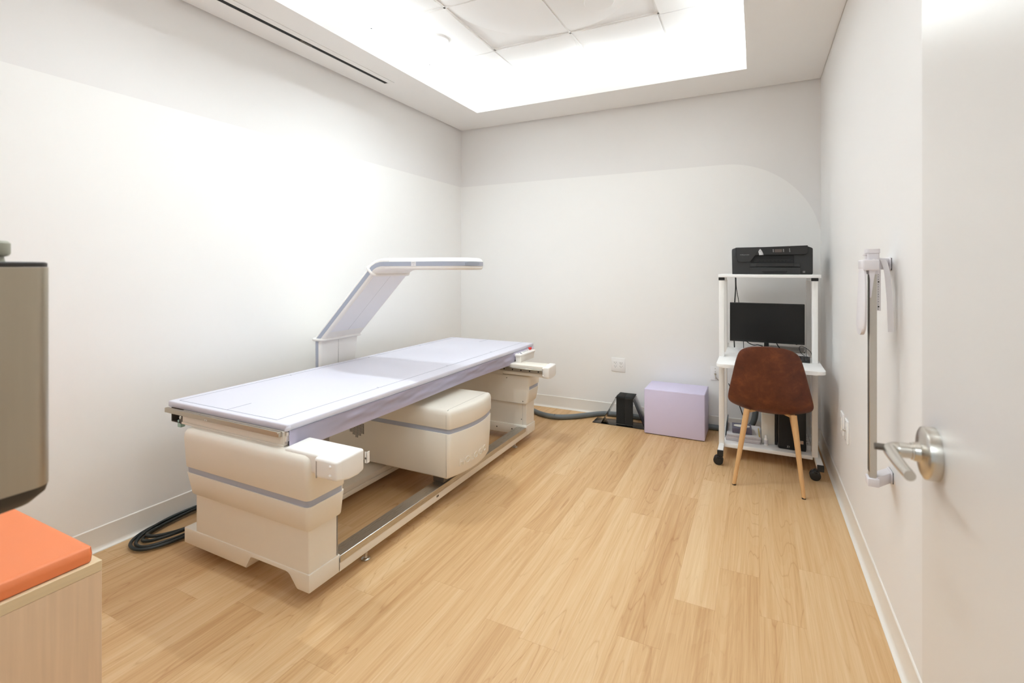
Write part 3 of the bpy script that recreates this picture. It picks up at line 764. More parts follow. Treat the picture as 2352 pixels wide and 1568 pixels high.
# sockets
t = thing('wall_socket', (-1.089, YB, .452), 'square white socket plate with four outlets on the back wall above the foot positioner', 'socket', 'wall plates')
bm = B(); box(bm, -1.150, -1.028, YB-.006, YB, .391, .512, .0025, 2); O('cover_plate', bm, 'white', t)
for cx in (-1.1145, -1.0635):
    bm = B(); box(bm, cx-.0170, cx+.0170, YB-.0078, YB-.005, .417, .486, .001, 1); rc = O('receptacle', bm, 'white', t)
    bm = B()
    for cz in (.467, .436):
        box(bm, cx-.009, cx-.0066, YB-.0086, YB-.0076, cz, cz+.009); box(bm, cx+.0066, cx+.009, YB-.0086, YB-.0076, cz+.001, cz+.008); cyl(bm, (cx, YB-.0076, cz-.006), (cx, YB-.0086, cz-.006), .0026, n=10)
    O('socket_slot', bm, 'dark_steel', rc)
t = thing('cable_plate', (-.3, YB, .452), 'white wall plate with a cable connector between the lilac cube and the desk', 'wall plate', 'wall plates')
bm = B(); box(bm, -.333, -.262, YB-.006, YB, .396, .508, .0025, 2); O('cover_plate', bm, 'white', t)
bm = B(); lathe(bm, (-.298, YB-.005, .446), (0, -1, 0), [(0, .008), (.003, .008), (.003, .0055), (.016, .0050), (.018, .003)], 14); O('connector', bm, 'rail_steel', t)
for z in (.491, .465, .413):
    cyl(bm := B(), (-.298, YB-.006, z), (-.298, YB-.0068, z), .0032, n=10); O('screw', bm, 'rail_steel', t)
bm = B(); tube(bm, spline([(-.298, YB-.024, .446), (-.292, YB-.035, .425), (-.27, YB-.03, .405), (-.245, YB-.025, .385), (-.24, YB-.02, .3), (-.245, YB-.018, .2), (-.25, YB-.02, .13)], 6), .0022, 6)
O('thin_cable', bm, 'rail_steel', loc=(-.298, YB-.024, .446), label='thin grey cable hanging from the cable plate behind the desk', cat='cable')
for nm, y, slots, lb in (('wall_socket', 3.232, True, 'white socket plate low on the right wall, the one nearer the desk'), ('cable_plate', 3.085, False, 'white wall plate low on the right wall, the one nearer the doorway')):
    t = thing(nm, (XR, y, .45), lb, 'socket' if slots else 'wall plate', 'wall plates')
    bm = B(); prism(bm, [(y-.046, .391), (y+.046, .391), (y+.046, .508), (y-.046, .508)], 'x', XR-.0095, XR, .003, 2); O('cover_plate', bm, 'white', t)
    if slots:
        box(bm := B(), XR-.0125, XR-.009, y-.018, y+.018, .415, .484, .001, 1); O('receptacle', bm, 'plastic_w', t)
    else:
        for z in (.497, .402): lathe(bm := B(), (XR-.0095, y, z), (-1, 0, 0), [(0, .004), (.001, .003)], 10); O('screw', bm, 'steel', t)
        lathe(bm := B(), (XR-.0095, y, .452), (-1, 0, 0), [(0, .006), (.010, .005), (.012, .002)], 12); O('connector', bm, 'steel', t)

# ------------------------------------------------------------------ computer cart
K = thing('computer_cart', (.06, 3.8, 0), 'tall white rolling computer desk with shelves in the corner', 'desk')
xl, xr = -.2135, .3325
bm = B(); prism(bm, [(-.2335, 3.612), (.3640, 3.612), (.3640, 4.16), (-.2335, 4.16)], 'z', 1.2395, 1.2605, .003, 2); O('top_shelf', bm, 'white', K)
ks = [(-.233+.06, 3.352), (.3625-.06, 3.352)]
bm = B(); poly = []
def fillet(cx, cy, r, a0):
    return [(cx+r*math.cos(a0+PI/2*k/6), cy+r*math.sin(a0+PI/2*k/6)) for k in range(7)]
poly = fillet(-.228+.045, 3.345+.045, .045, PI) + fillet(.363-.045, 3.345+.045, .045, 1.5*PI) + [(.363, 3.84), (-.228, 3.84)]
prism(bm, poly, 'z', .678, .700, .003, 2); O('worktop', bm, 'white', K)
bm = B(); box(bm, -.2, .322, 3.84, 4.12, .682, .700, .002, 1); O('rear_shelf', bm, 'white', K)
bm = B(); box(bm, -.201, .322, 3.655, 4.13, .080, .105, .003, 2); O('bottom_shelf', bm, 'white', K)
for x in (xl, xr):
    bm = B(); box(bm, x-.017, x+.017, 3.645, 3.670, .10, 1.224, .003, 2); up = O('upright', bm, 'white_steel', K)
    bm = B(); box(bm, x-.019, x+.019, 3.643, 3.672, 1.219, 1.2393, .002, 1); O('joint_cap', bm, 'black', up)
    bm = B(); box(bm, x-.014, x+.014, 4.085, 4.115, .10, 1.215, .003, 2); O('rear_upright', bm, 'white_steel', K)
    bm = B(); box(bm, x-.012, x+.012, 3.672, 4.083, 1.216, 1.2393, .002, 1); O('top_bracket', bm, 'white_steel', K)
    sx = 1 if x > 0 else -1; xf = x + .0165*sx if x > 0 else x
    bm = B(); box(bm, xf-.017, xf+.017, 3.512, 4.15, .068, .102, .003, 2); ft = O('foot', bm, 'white_steel', K)
    bm = B(); box(bm, xf-.018, xf+.018, 3.498, 3.513, .066, .104, .002, 1); O('end_cap', bm, 'black', ft)
    for yc in (3.535, 4.11):
        xc = xf - .022*(1 if x > 0 else .4)
        bm = B(); box(bm, xc-.012, xc+.012, yc-.022, yc+.020, .046, .067, .006, 2); cyl(bm, (xc, yc, .06), (xc, yc, .069), .009, n=14)
        prism(bm, [(yc-.030, .050), (yc-.046, .060), (yc-.044, .066), (yc-.024, .060)], 'x', xc-.010, xc+.010, .002, 1)
        ca = O('caster', bm, 'black', K)
        for dy in (-.013, .013):
            bm = B(); lathe(bm, (xc-.004, yc+dy-.009, .0305), (.28*0, 1, 0), [(0, .016), (.001, .024), (.004, .0302), (.014, .0302), (.017, .024), (.018, .016)], 28); O('caster_wheel', bm, 'black', ca)
bm = B(); box(bm, -.2, .32, 4.10, 4.112, .62, .66, .002, 1); box(bm, -.2, .32, 4.10, 4.112, .70, .735, .002, 1); O('cross_bar', bm, 'white_steel', K)

# printer on the top shelf
P_ = thing('printer', (.085, 3.88, 1.2605), 'black inkjet printer on the top shelf of the white desk', 'printer')
zb = 1.2607
def px(zx, zy): return (-.152 + (zx-205)/1810*.4785, zb + (778-zy)/625*.1855)
bm = B()
prism(bm, [(-.149, zb), (.3235, zb), (.3265, zb+.01), (.3265, zb+.168), (.320, zb+.174), (.298, zb+.183), (.290, zb+.1845), (-.120, zb+.1820), (-.128, zb+.180), (-.150, zb+.172), (-.152, zb+.160)], 'y', 3.705, 4.05, .003, 2)
bo = O('printer_body', bm, 'charcoal', P_)
def plate(name, poly, y0, y1, mat, parent, r=.001, label=None):
    bm = B(); prism(bm, [px(*p) for p in poly], 'y', y0, y1, r, 1); return O(name, bm, mat, parent, label=label)
fc = plate('cartridge_cover', [(300, 165), (880, 162), (840, 205), (795, 270), (760, 335), (630, 498), (410, 498), (365, 485), (335, 445), (318, 330)], 3.694, 3.706, 'charcoal', P_, .002)
plate('cover_gap', [(292, 165), (300, 165), (318, 330), (335, 445), (365, 485), (410, 498), (630, 498), (620, 522), (400, 522), (345, 505), (322, 455), (306, 330)], 3.703, 3.7052, 'black', P_)
cpn = plate('control_panel', [(885, 165), (1905, 142), (1905, 285), (1890, 320), (1850, 342), (745, 345), (800, 272), (845, 205)], 3.690, 3.706, 'charcoal2', P_, .002)
plate('panel_screen', [(1190, 217), (1352, 215), (1352, 285), (1190, 287)], 3.6890, 3.6905, M('dull_lcd', (.10, .078, .068), .4), cpn)
plate('silver_accent', [(845, 225), (872, 204), (905, 255), (930, 300), (942, 343), (842, 345), (822, 262)], 3.6885, 3.6912, 'silver', cpn)
bm = B()
for x, y in ((1157, 225), (1159, 250), (1160, 273), (1383, 224), (1385, 247), (1386, 271), (1514, 217), (1518, 247), (1521, 273)):
    a, b = px(x-9, y+7); c, d = px(x+9, y-7); box(bm, a, c, 3.6892, 3.6902, b, d)
O('panel_icons', bm, 'grey_ic', cpn, smooth=0)
cv = plate('paper_slot', [(730, 348), (1612, 348), (1612, 520), (640, 520), (640, 500)], 3.7035, 3.7052, 'slot', P_)
bm = B()
for k in range(9):
    a, b = px(885+85*k-14, 482); c, d = px(885+85*k+2, 470); box(bm, a, c, 3.7025, 3.7037, b, d); box(bm, a+.006, c+.006, 3.7025, 3.7037, b, d)
a, b = px(760, 455); c, d = px(1540, 447); box(bm, a, c, 3.7025, 3.7037, b, d); a, b = px(725, 486); c, d = px(835, 476); box(bm, a, c, 3.7025, 3.7037, b, d)
a, b = px(1480, 482); c, d = px(1580, 474); box(bm, a, c, 3.7025, 3.7037, b, d)
O('roller_bar', bm, 'charcoal', cv, smooth=0)
plate('output_tray', [(645, 533), (1735, 533), (1745, 612), (630, 612)], 3.676, 3.706, 'charcoal', P_, .002)
plate('tray_centre', [(775, 530), (1612, 530), (1612, 608), (775, 608)], 3.6745, 3.677, 'charcoal2', P_)
pt = plate('paper_tray', [(622, 622), (1748, 622), (1742, 774), (630, 774)], 3.668, 3.706, 'charcoal', P_, .002)
plate('tray_handle', [(905, 705), (1465, 705), (1445, 735), (1400, 758), (965, 758), (925, 735)], 3.6665, 3.6685, 'slot', pt)
bm = B()
for q in ((1805, 702, 1850, 708), (1805, 733, 1850, 739), (1805, 702, 1812, 739), (1843, 702, 1850, 739), (1818, 712, 1826, 729), (1830, 712, 1838, 729), (1818, 718, 1838, 722)):
    a, b = px(q[0], q[3]); c, d = px(q[2], q[1]); box(bm, a, c, 3.7035, 3.7052, b, d)
O('badge', bm, 'grey_ic', bo, smooth=0)
bm = B(); text_into(bm, 'HP OfficeJet Pro 8210', .01, lambda x, y, z, w: (px(402, 0)[0] + x/w*.055, 3.6936 - z, px(0, 342)[1] + y*.75), .0004); O('model_lettering', bm, 'grey_ic', fc, smooth=0)
bm = B(); a, b = px(273, 395); c, d = px(282, 350); box(bm, a, c, 3.7035, 3.7052, b, d); O('usb_port', bm, 'slot', bo)

# monitor, keyboard and cords
N_ = thing('computer_monitor', (.06, 3.92, .700), 'black flat computer monitor on the white desk, switched off', 'monitor')
mx0, mx1, mz0, mz1, my = -.173, .296, .7755, 1.054, 3.90
bm = B(); box(bm, mx0, mx1, my, my+.022, mz0, mz1, .003, 2); box(bm, mx0+.1, mx1-.1, my+.02, my+.045, mz0+.05, mz1-.06, .008, 2); O('housing', bm, 'black', N_)
bm = B(); box(bm, mx0+.005, mx1-.005, my-.0008, my+.001, mz0+.014, mz1-.005); O('screen', bm, 'screen', N_)
bm = B(); prism(bm, [(.048, .706), (.080, .706), (.078, .82), (.050, .82)], 'y', my+.030, my+.050, .003, 2); st = O('stand', bm, 'black', N_)
bm = B(); loft(bm, [rrect(-.05, .18, my-.06, my+.12, z, .03) for z in (.7003, .708)]); O('stand_base', bm, 'black', N_)
bm = B(); box(bm, .243, .252, my-.001, my+.004, mz0-.002, mz0+.001); O('power_button', bm, 'black', N_)

kb = thing('keyboard', (.182, 3.70, .7003), 'black keyboard lying on the desk top behind the chair', 'keyboard', rotz=math.radians(-5), local=True)
bm = B(); prism(bm, [(-.068, .0), (.068, .0), (.068, .020), (.058, .021), (-.066, .012)], 'x', -.128, .128, .002, 2); O('key_tray', bm, 'black', kb)
for r in range(5):
    for c in range(11):
        x0 = -.122 + c*.0222; y0 = -.058 + r*.0205; zz = .0125 + .009*(y0+.066)/.124
        bm = B(); loft(bm, [rrect(x0, x0+.0185, y0, y0+.017, zz, .002, 2), rrect(x0+.0015, x0+.017, y0+.002, y0+.0155, zz+.0065, .002, 2)]); O('key', bm, 'charcoal', kb)
bm = B(); cw = [(.285, 3.755, .722), (.262, 3.768, .745), (.255, 3.770, .775), (.268, 3.770, .785), (.285, 3.768, .778), (.305, 3.765, .765), (.320, 3.762, .748), (.326, 3.758, .722)]
tube(bm, spline(cw, 6), .0018, 6); tube(bm, [(.2935, 3.766, .774), (.294, 3.762, .745), (.294, 3.755, .722)], .0015, 6)
O('looped_wire', bm, 'black', loc=(.29, 3.76, .722), label='thin black looped wire standing on the back of the keyboard', cat='wire')
def cord(name, pts, r, loc, label):
    bm = B(); tube(bm, spline(pts, 8), r, 8); return O(name, bm, 'black', loc=loc, label=label, cat='cable', group='black cords behind the monitor')
cord('black_cable', [(-.140, 4.02, 1.2385), (-.139, 4.02, 1.15), (-.145, 4.02, 1.03), (-.143, 4.02, .90), (-.150, 4.03, .80), (-.147, 4.03, .71)], .0042, (-.14, 4.02, 1.238), 'thicker black cord hanging from the printer shelf behind the monitor')
cord('black_cable', [(-.136, 4.025, 1.2385), (-.134, 4.025, 1.16), (-.122, 4.02, 1.08), (-.110, 4.02, 1.0), (-.090, 4.02, .85), (-.085, 4.03, .71)], .0024, (-.136, 4.025, 1.238), 'thinner black cord slanting down from the printer shelf behind the monitor')
cord('black_cable', [(-.10, 3.96, .80), (-.06, 3.97, .765), (-.04, 3.97, .752), (-.015, 3.97, .745), (.01, 3.97, .748), (.04, 3.965, .742)], .0032, (-.06, 3.97, .765), 'short black cable drooping under the left half of the monitor')
cord('black_cable', [(.125, 3.965, .80), (.130, 3.97, .765), (.148, 3.97, .735), (.17, 3.96, .715), (.20, 3.93, .7045)], .0034, (.13, 3.95, .76), 'short black cable drooping under the right half of the monitor')
bm = B(); prism(bm, [(.09, .7005), (.31, .7005), (.305, .735), (.095, .735)], 'y', 4.03, 4.095, .002, 1); O('clear_tray', bm, 'clear', loc=(.2, 4.04, .7005), label='low clear plastic tray behind the keyboard on the desk', cat='tray')

# chair
C_ = thing('dining_chair', (.060, 3.222, 0), 'brown leather shell chair with wood-look legs pushed up to the white desk', 'chair', rotz=math.radians(-4), local=True)
prof = [(-.022, .848, .108, .044, .0), (-.022, .843, .136, .048, 0), (-.020, .830, .155, .052, 0), (-.017, .805, .170, .056, 0), (-.008, .74, .186, .060, 0), (.008, .66, .202, .064, 0), (.024, .585, .219, .066, 0), (.042, .525, .231, .064, .006), (.066, .477, .2365, .055, .018), (.105, .438, .234, .038, .034),
        (.16, .412, .226, .018, .040), (.25, .400, .218, 0, .040), (.35, .402, .208, 0, .034), (.44, .415, .188, 0, .020), (.468, .420, .150, 0, .010)]
bm = B(); rows = []; NU = 14
for (y, z, hw, fy, fz) in prof:
    row = []
    for u in range(NU+1):
        s = -1 + 2*u/NU; e = abs(s)**2.4
        drop = .022*abs(s)**4*min(1, max(0, (z-.70)/.13))
        row.append(bm.verts.new((hw*s, y + fy*e, z + fz*e - drop)))
    rows.append(row)
for a, b in zip(rows, rows[1:]):
    for u in range(NU): bm.faces.new((a[u], a[u+1], b[u+1], b[u]))
bmesh.ops.recalc_face_normals(bm, faces=bm.faces)
bmesh.ops.solidify(bm, geom=bm.faces[:], thickness=.022)
she = O('seat_shell', bm, 'leather', C_, smooth=80)
md = she.modifiers.new('s', 'SUBSURF'); md.levels = 2; md.render_levels = 2
bm = B()
for sx in (-1, 1):
    tube(bm, spline([(sx*.217, .058, .50), (sx*.19, .055, .4895), (sx*.165, .062, .468), (sx*.152, .085, .446), (sx*.147, .11, .432)], 6), .0012, 6)
legs = [((-.182, .003, 0), (-.119, .103, .440)), ((.180, .003, 0), (.129, .103, .438)), ((-.206, .455, 0), (-.135, .372, .415)), ((.166, .455, 0), (.110, .372, .415))]
bm.free()
for f, t2 in legs:
    f, t2 = Vector(f), Vector(t2); d = (t2-f)
    bm = B(); tube(bm, [f + d*k/8 + Vector((0, 0, .004 if k == 0 else 0)) for k in range(9)], .01, 18, rs=[.0102 + .0068*min(1, k/6.5) for k in range(9)]); lg = O('leg', bm, 'legwood', C_)
    bm = B(); lathe(bm, f, d, [(-.0005, .0095), (.004, .0112), (.008, .0108)], 18); O('foot_cap', bm, 'black', lg)
bm = B()
for xa, ya in ((-.117, .108), (.127, .108), (-.130, .366), (.106, .366)):
    tube(bm, [(xa, ya, .424), (xa*.6, .108+(.24-.108)*.42 if ya < .2 else .366-(.366-.24)*.42, .428), (xa*.12, .24, .430)], .0085, 10)
lathe(bm, (0, .24, .420), (0, 0, 1), [(0, .03), (.02, .03)], 20)
O('seat_frame', bm, 'legwood', C_)

# ------------------------------------------------------------------ things on the bottom shelf
zs = .1052
t = thing('computer_tower', (.21, 3.86, zs), 'black computer tower on the bottom shelf of the desk', 'computer')
bm = B(); prism(bm, [(.1385, zs), (.286, zs), (.290, zs+.004), (.290, zs+.30), (.128, zs+.30), (.128, zs+.013), (.131, zs+.004)], 'y', 3.716, 4.06, .003, 2); O('case', bm, 'black', t)
bm = B(); prism(bm, [(.135, zs+.01), (.206, zs+.01), (.206, zs+.294), (.135, zs+.294)], 'y', 3.7145, 3.717, .001, 1); fp = O('front_grille', bm, 'slot', t)
bm = B(); text_into(bm, 'Z1', .016, lambda x, y, z, w: (.180+x*1.0, 3.7142-z, zs+.014+y), .0004); O('case_lettering', bm, 'silver', t, smooth=0)
bm = B(); box(bm, .2565, .2745, 3.7148, 3.7162, zs+.047, zs+.068); sti = O('sticker', bm, 'sticker', t)
bm = B()
for q in range(3):
    for k in range(2): box(bm, .2585+.008*k, .2645+.008*k, 3.7143, 3.7149, zs+.0495+.006*q, zs+.0525+.006*q)
O('sticker_print', bm, M('rust_print', (.42, .17, .06), .6), sti, smooth=0)
bm = B(); tube(bm, spline([(.288, 4.075, .30), (.305, 4.06, .315), (.312, 4.05, .295), (.30, 4.06, .27), (.288, 4.07, .262)], 6), .0025, 6)
O('black_cable', bm, 'black', loc=(.30, 4.06, .26), label='small black cord looping beside the computer tower', cat='cable')
bm = B(); box(bm, .031, .1115, 3.768, 3.96, zs, zs+.205, .003, 2); t = O('file_box', bm, 'box_w', loc=(.07, 3.87, zs), label='off-white upright box between the papers and the black tower', cat='box')
bm = B(); box(bm, .0315, .111, 3.7672, 3.7685, zs+.198, zs+.2005); O('lid_edge', bm, 'paper', t)
bm = B(); box(bm, .1125, .1265, 3.775, 4.0, zs, zs+.22, .002, 1); O('ring_binder', bm, 'black', loc=(.12, 3.88, zs), label='slim black binder squeezed between off-white box and black tower', cat='binder')
t = thing('small_bottle', (.0585, 3.742, zs), 'tiny white dropper bottle in front of the off-white box', 'bottle')
bm = B(); lathe(bm, (.0585, 3.742, zs), (0, 0, 1), [(0, .011), (.002, .0125), (.042, .0125), (.048, .008)], 22); O('bottle_body', bm, 'plastic_w', t)
bm = B(); lathe(bm, (.0585, 3.742, zs+.048), (0, 0, 1), [(0, .008), (.018, .0072), (.02, .005)], 22); O('cap', bm, 'white', t)
bm = B(); lathe(bm, (.0585, 3.742, zs+.010), (0, 0, 1), [(0, .0127), (.026, .0127)], 22); lb = O('bottle_label', bm, 'folder', t)
bm = B(); z = zs; rnd = random.Random(3)
labels = []
sheets = [(.017, 'folder'), (.010, 'paper'), (.009, 'folder'), (.010, 'paper')]
wl = ['bottom folder of the paper stack on the desk bottom shelf', 'thin sheaf of papers second from the bottom of the shelf stack', 'pale folder second from the top of the shelf stack', 'topmost white papers of the stack on the bottom shelf']
bm.free()
for (h, mt_), lb_ in zip(sheets, wl):
    ox, oy, rz = rnd.uniform(-.004, .004), rnd.uniform(-.006, .006), rnd.uniform(-.03, .03)
    bm = B(); n_ = max(2, int(h/.004))
    for k in range(n_):
        e = rnd.uniform(-.003, .003); box(bm, -.106+e, .106+e, -.135+e, .135, z+h*k/n_, z+h*(k+.88)/n_, .0006, 1)
    for v in bm.verts:
        x, y = v.co.x, v.co.y; v.co.x = -.082+ox + x*math.cos(rz) - y*math.sin(rz); v.co.y = 3.862+oy + x*math.sin(rz) + y*math.cos(rz)
        if y < -.12 and z > zs: v.co.z += -.0015
        v.co.z += .004*max(0, -x/.106-.5) if z > zs else 0
    O('paper_stack', bm, mt_, loc=(-.082, 3.862, z), label=lb_, cat='papers', group='papers stacked on the bottom shelf')
    z += h + .0006
zt = z
bm = B(); prism(bm, [(-.1985, zs+.002), (-.1925, zs+.002), (-.1855, zs+.110), (-.1905, zs+.110)], 'y', 3.775, 3.985, .001, 1); O('dark_folder', bm, 'dkfolder', loc=(-.195, 3.88, zs), label='dark folder standing against the left end of the paper stack', cat='folder')
t = thing('tissue_box', (-.092, 3.815, zt), 'flat grey-purple tissue box lying on the stack of papers', 'tissue box', rotz=math.radians(3), local=True)
bm = B(); box(bm, -.062, .062, -.055, .075, .0005, .036, .002, 1); O('carton', bm, 'purple', t)
bm = B(); loft(bm, [[(.052*math.cos(2*PI*k/24), .008+.030*math.sin(2*PI*k/24), zz) for k in range(24)] for zz in (.0360, .0372)]); O('opening', bm, 'tissue', t)
bm = B(); loft(bm, [[(.010+.030*s*math.cos(2*PI*k/16), .010+.014*s*math.sin(2*PI*k/16), .0365+h) for k in range(16)] for s, h in ((1, 0), (.8, .006), (.35, .008))]); O('tissue', bm, 'paper', t)
bm = B(); cyl(bm, (.018, 3.735, zt+.006), (.012, 3.90, zt+.010), .0038, n=6); O('pencil', bm, 'yellow', loc=(.016, 3.8, zt), label='yellow pencil lying at the right edge of the paper stack', cat='pencil')
t = thing('power_strip', (.325, 3.86, .0), 'white power strip on the floor at the right end of the bottom shelf', 'power strip')
t.location = (.312, 3.88, zs); LOC[t.name] = Vector(t.location)
bm = B(); box(bm, .294, .3205, 3.76, 4.02, zs, zs+.030, .003, 2); O('strip_body', bm, 'white', t)
t['label'] = 'white power strip lying right of the black tower on the bottom shelf'
bm = B()
for k in range(4):
    y = 3.79+.055*k; box(bm, .300, .306, y, y+.004, zs+.0298, zs+.0306); box(bm, .300, .306, y+.014, y+.018, zs+.0298, zs+.0306); box(bm, .311, .314, y+.007, y+.011, zs+.0298, zs+.0306)
O('socket_slot', bm, 'black', t, smooth=0)
bm = B(); tube(bm, spline([(-.195, 4.20, .40), (-.17, 4.20, .34), (-.12, 4.20, .24), (-.08, 4.20, .12), (-.05, 4.2, .03), (-.03, 4.18, .008)], 6), .0035, 8); O('dark_cable', bm, 'cable', loc=(-.12, 4.2, .24), label='dark cord slanting down the wall behind the left desk leg', cat='cable')

# ------------------------------------------------------------------ height gauge on the right wall
G_ = thing('height_gauge', (XR, 2.08, .55), 'white wall-mounted height gauge with a slim aluminium rail on the right wall', 'height gauge')
gx0, gx1, gy0, gy1 = .3485, .3695, 2.062, 2.092
bm = B(); box(bm, gx0, gx1, gy0, gy1, .575, 1.335, .0015, 1); ra = O('rail', bm, 'alu', G_)
bm = B(); box(bm, gx0-.0008, gx0+.001, gy0+.004, gy1-.002, .60, 1.29); O('rail_groove', bm, 'dark_steel', ra)
bm = B()                                                     # head cap on the rail
loft(bm, [rrect(.340, .376, gy0-.012, gy1+.010, z, .008) for z in (1.280, 1.352)]); loft(bm, [rrect(.3385, .3775, gy0-.014, gy1+.012, z, .009) for z in (1.3525, 1.3665)])
hc = O('head_cap', bm, 'stad', G_)
bm = B(); box(bm, .330, .3400, gy0-.006, gy0+.012, 1.345, 1.3485, .0006, 1); O('pointer', bm, 'stad', hc)
bm = B(); cyl(bm, (.358, gy0-.0125, 1.328), (.358, gy0-.0118, 1.328), .0045, n=14); O('screw_cover', bm, 'white_steel', hc)
# measuring slide and its folded head plate
bm = B(); box(bm, .327, .372, gy0-.026, gy0-.011, 1.293, 1.330, .004, 3); box(bm, .3255, .3385, gy0-.024, gy1+.036, 1.298, 1.329, .004, 3)
sl = O('slide', bm, 'stad', G_)
bm = B(); rows = []
for t2 in [.78*k/12 for k in range(12)] + [.78+.22*math.sin(PI/2*k/12) for k in range(13)]:
    z = 1.300 - .232*t2
    e_ = max(0, (t2-.78)/.22); rd = math.sqrt(max(0, 1-e_*e_*.985))
    ya0 = 2.118 + .045*t2; yb0 = 2.046 - .022*math.sin(PI*min(1, t2*.9)) - .006*t2; yc_ = ya0*.45 + yb0*.55
    ya = yc_ + (ya0-yc_)*rd; yb = yc_ + (yb0-yc_)*rd
    x = .3265 - .003*t2; th = .0105
    rows.append([(x, ya, z), (x+th*.45, ya+.001, z), (x+th, yb+.010*rd, z), (x+th, yb, z), (x+th*.4, yb-.002*rd, z), (x, yb+.006*rd, z)])
loft(bm, rows); O('head_plate', bm, 'stad', sl, smooth=40)
bm = B(); prism(bm, [(.342, 1.300), (.364, 1.300), (.357, 1.26), (.354, 1.235), (.350, 1.20), (.346, 1.20), (.347, 1.26)], 'y', gy0-.020, gy0-.013, .001, 1); O('rib', bm, 'stad', sl)
bm = B(); cyl(bm, (.359, gy0-.0005, 1.272), (.359, gy0-.002, 1.272), .004, n=14); O('screw', bm, 'grey_ic', ra)
def bracket(z0, z1, name, ytop):
    bm = B(); prism(bm, [(.352, gy0+.006), (.372, gy0-.002), (.421, ytop-.028), (.421, ytop+.028), (.352, gy1+.002)], 'z', z0, z1, .003, 2)
    prism(bm, [(ytop-.034, z0+.004), (ytop-.026, z0-.004), (ytop+.026, z0-.004), (ytop+.034, z0+.004), (ytop+.034, z1-.004), (ytop+.026, z1+.004), (ytop-.026, z1+.004), (ytop-.034, z1-.004)], 'x', .419, .4265, .003, 2)
    o = O(name, bm, 'stad', G_)
    bm = B(); box(bm, .4262, XR, ytop-.031, ytop+.031, z0-.001, z1+.001); O('wall_gasket', bm, 'black', o)
    bm = B(); lathe(bm, (.419, ytop-.020, (z0+z1)/2), (-1, 0, 0), [(0, .004), (.0015, .0035), (.002, .001)], 12); O('screw', bm, 'steel', o)
    return o
bracket(1.296, 1.336, 'upper_bracket', 2.178)
bracket(.549, .585, 'lower_bracket', 2.155)
bm = B(); prism(bm, [(.342, gy0-.010), (.376, gy0-.010), (.376, gy1+.008), (.342, gy1+.008)], 'z', .553, .5805, .003, 2); O('rail_foot', bm, 'stad', ra)
bm = B(); box(bm, .3712, .3812, gy0+.006, gy0+.0075, 1.155, 1.300); tp = O('scale_tape', bm, 'paper', G_)
bm = B(); rnd = random.Random(5)
for k in range(16):
    z = 1.288 - .0085*k
    if k in (4, 14): box(bm, .3728, .3770, gy0+.0052, gy0+.0061, z-.0022, z+.0022)
    else: box(bm, .3732, .3732+rnd.choice((.0016, .0024)), gy0+.0052, gy0+.0061, z-.0009, z+.0009)
O('scale_marks', bm, 'black', tp, smooth=0)
bm = B(); rib = [(.3815, 2.09, 1.300), (.384, 2.082, 1.325), (.388, 2.075, 1.330), (.394, 2.07, 1.312), (.399, 2.066, 1.28), (.403, 2.062, 1.22), (.406, 2.06, 1.15), (.4075, 2.058, 1.085)]
R_ = spline(rib, 5); loft(bm, [[(p.x-.0082, p.y, p.z), (p.x+.0082, p.y, p.z), (p.x+.0082, p.y+.0012, p.z), (p.x-.0082, p.y+.0012, p.z)] for p in R_])
O('hanging_tape_end', bm, 'paper', G_, smooth=50)

# ------------------------------------------------------------------ bench, cushion, dispenser
bx1, by1, bz = -1.6905, .7425, .460
t = thing('bench_cabinet', (-2.2, .46, 0), 'pale wood bench cabinet in the front left corner beside the doorway', 'bench')
bm = B(); box(bm, XL+.025, bx1-.0005, YF+.021, by1-.0005, .0, bz-.0305, .001, 1); O('carcass', bm, 'oak', t)
bm = B(); box(bm, XL+.025, bx1, YF+.021, by1, bz-.030, bz, .0012, 1); O('bench_top', bm, 'oak_edge', t)
bm = B(); cx0, cx1, cy0, cy1 = XL+.04, -1.703, YF+.03, .7265
N1 = 26; secs = []
for z, i, r in ((bz+.0005, .006, .010), (bz+.003, .001, .012), (bz+.022, -.001, .012), (bz+.041, .001, .012), (bz+.045, .006, .012), (bz+.046, .016, .014)): secs.append(rrect(cx0+i, cx1-i, cy0+i, cy1-i, z, r))
loft(bm, secs); cu = O('seat_cushion', bm, 'orange', loc=(-2.2, .46, bz), label='flat orange vinyl cushion on the pale wood bench', cat='cushion', smooth=50)
bm = B(); tube(bm, spline([(cx1-.0045, cy1-.0045, bz+.003), (cx1-.0030, cy1-.0030, bz+.022), (cx1-.0048, cy1-.0048, bz+.042)], 4), .0007, 6); O('corner_seam', bm, M('dark_orange_thread', (.45, .07, .02), .6), cu)

t = thing('wall_dispenser', (-1.23, YF, .92), 'brushed steel dispenser with black base on the wall above the bench', 'dispenser')
dx1, dy1, dz0, dz1 = -1.068, .402, .936, 1.302
def dsec(z, i=0, rr=.028): return rrect(-1.40+i, dx1-i, YF+.002, dy1-i, z, rr, 7)
bm = B(); loft(bm, [dsec(dz0), dsec(dz1)]); O('steel_cover', bm, 'bronze', t, smooth=50)
bm = B(); loft(bm, [dsec(dz0-.036, .034), dsec(dz0-.028, .016), dsec(dz0-.012, .003), dsec(dz0-.0005, .0005)]); O('base', bm, 'dispenser_black', t, smooth=50)
bm = B(); loft(bm, [dsec(dz1+.0005, .001), dsec(dz1+.007, .001), dsec(dz1+.009, .004)]); O('top_rim', bm, 'dispenser_black', t, smooth=50)
bm = B(); lathe(bm, (-1.206, .372, dz1+.009), (0, 0, 1), [(0, .012), (.010, .010), (.012, .016), (.016, .0185), (.034, .0185), (.038, .015)], 24); O('lock_knob', bm, M('sage_grey_plastic', (.40, .40, .32), .5), t)

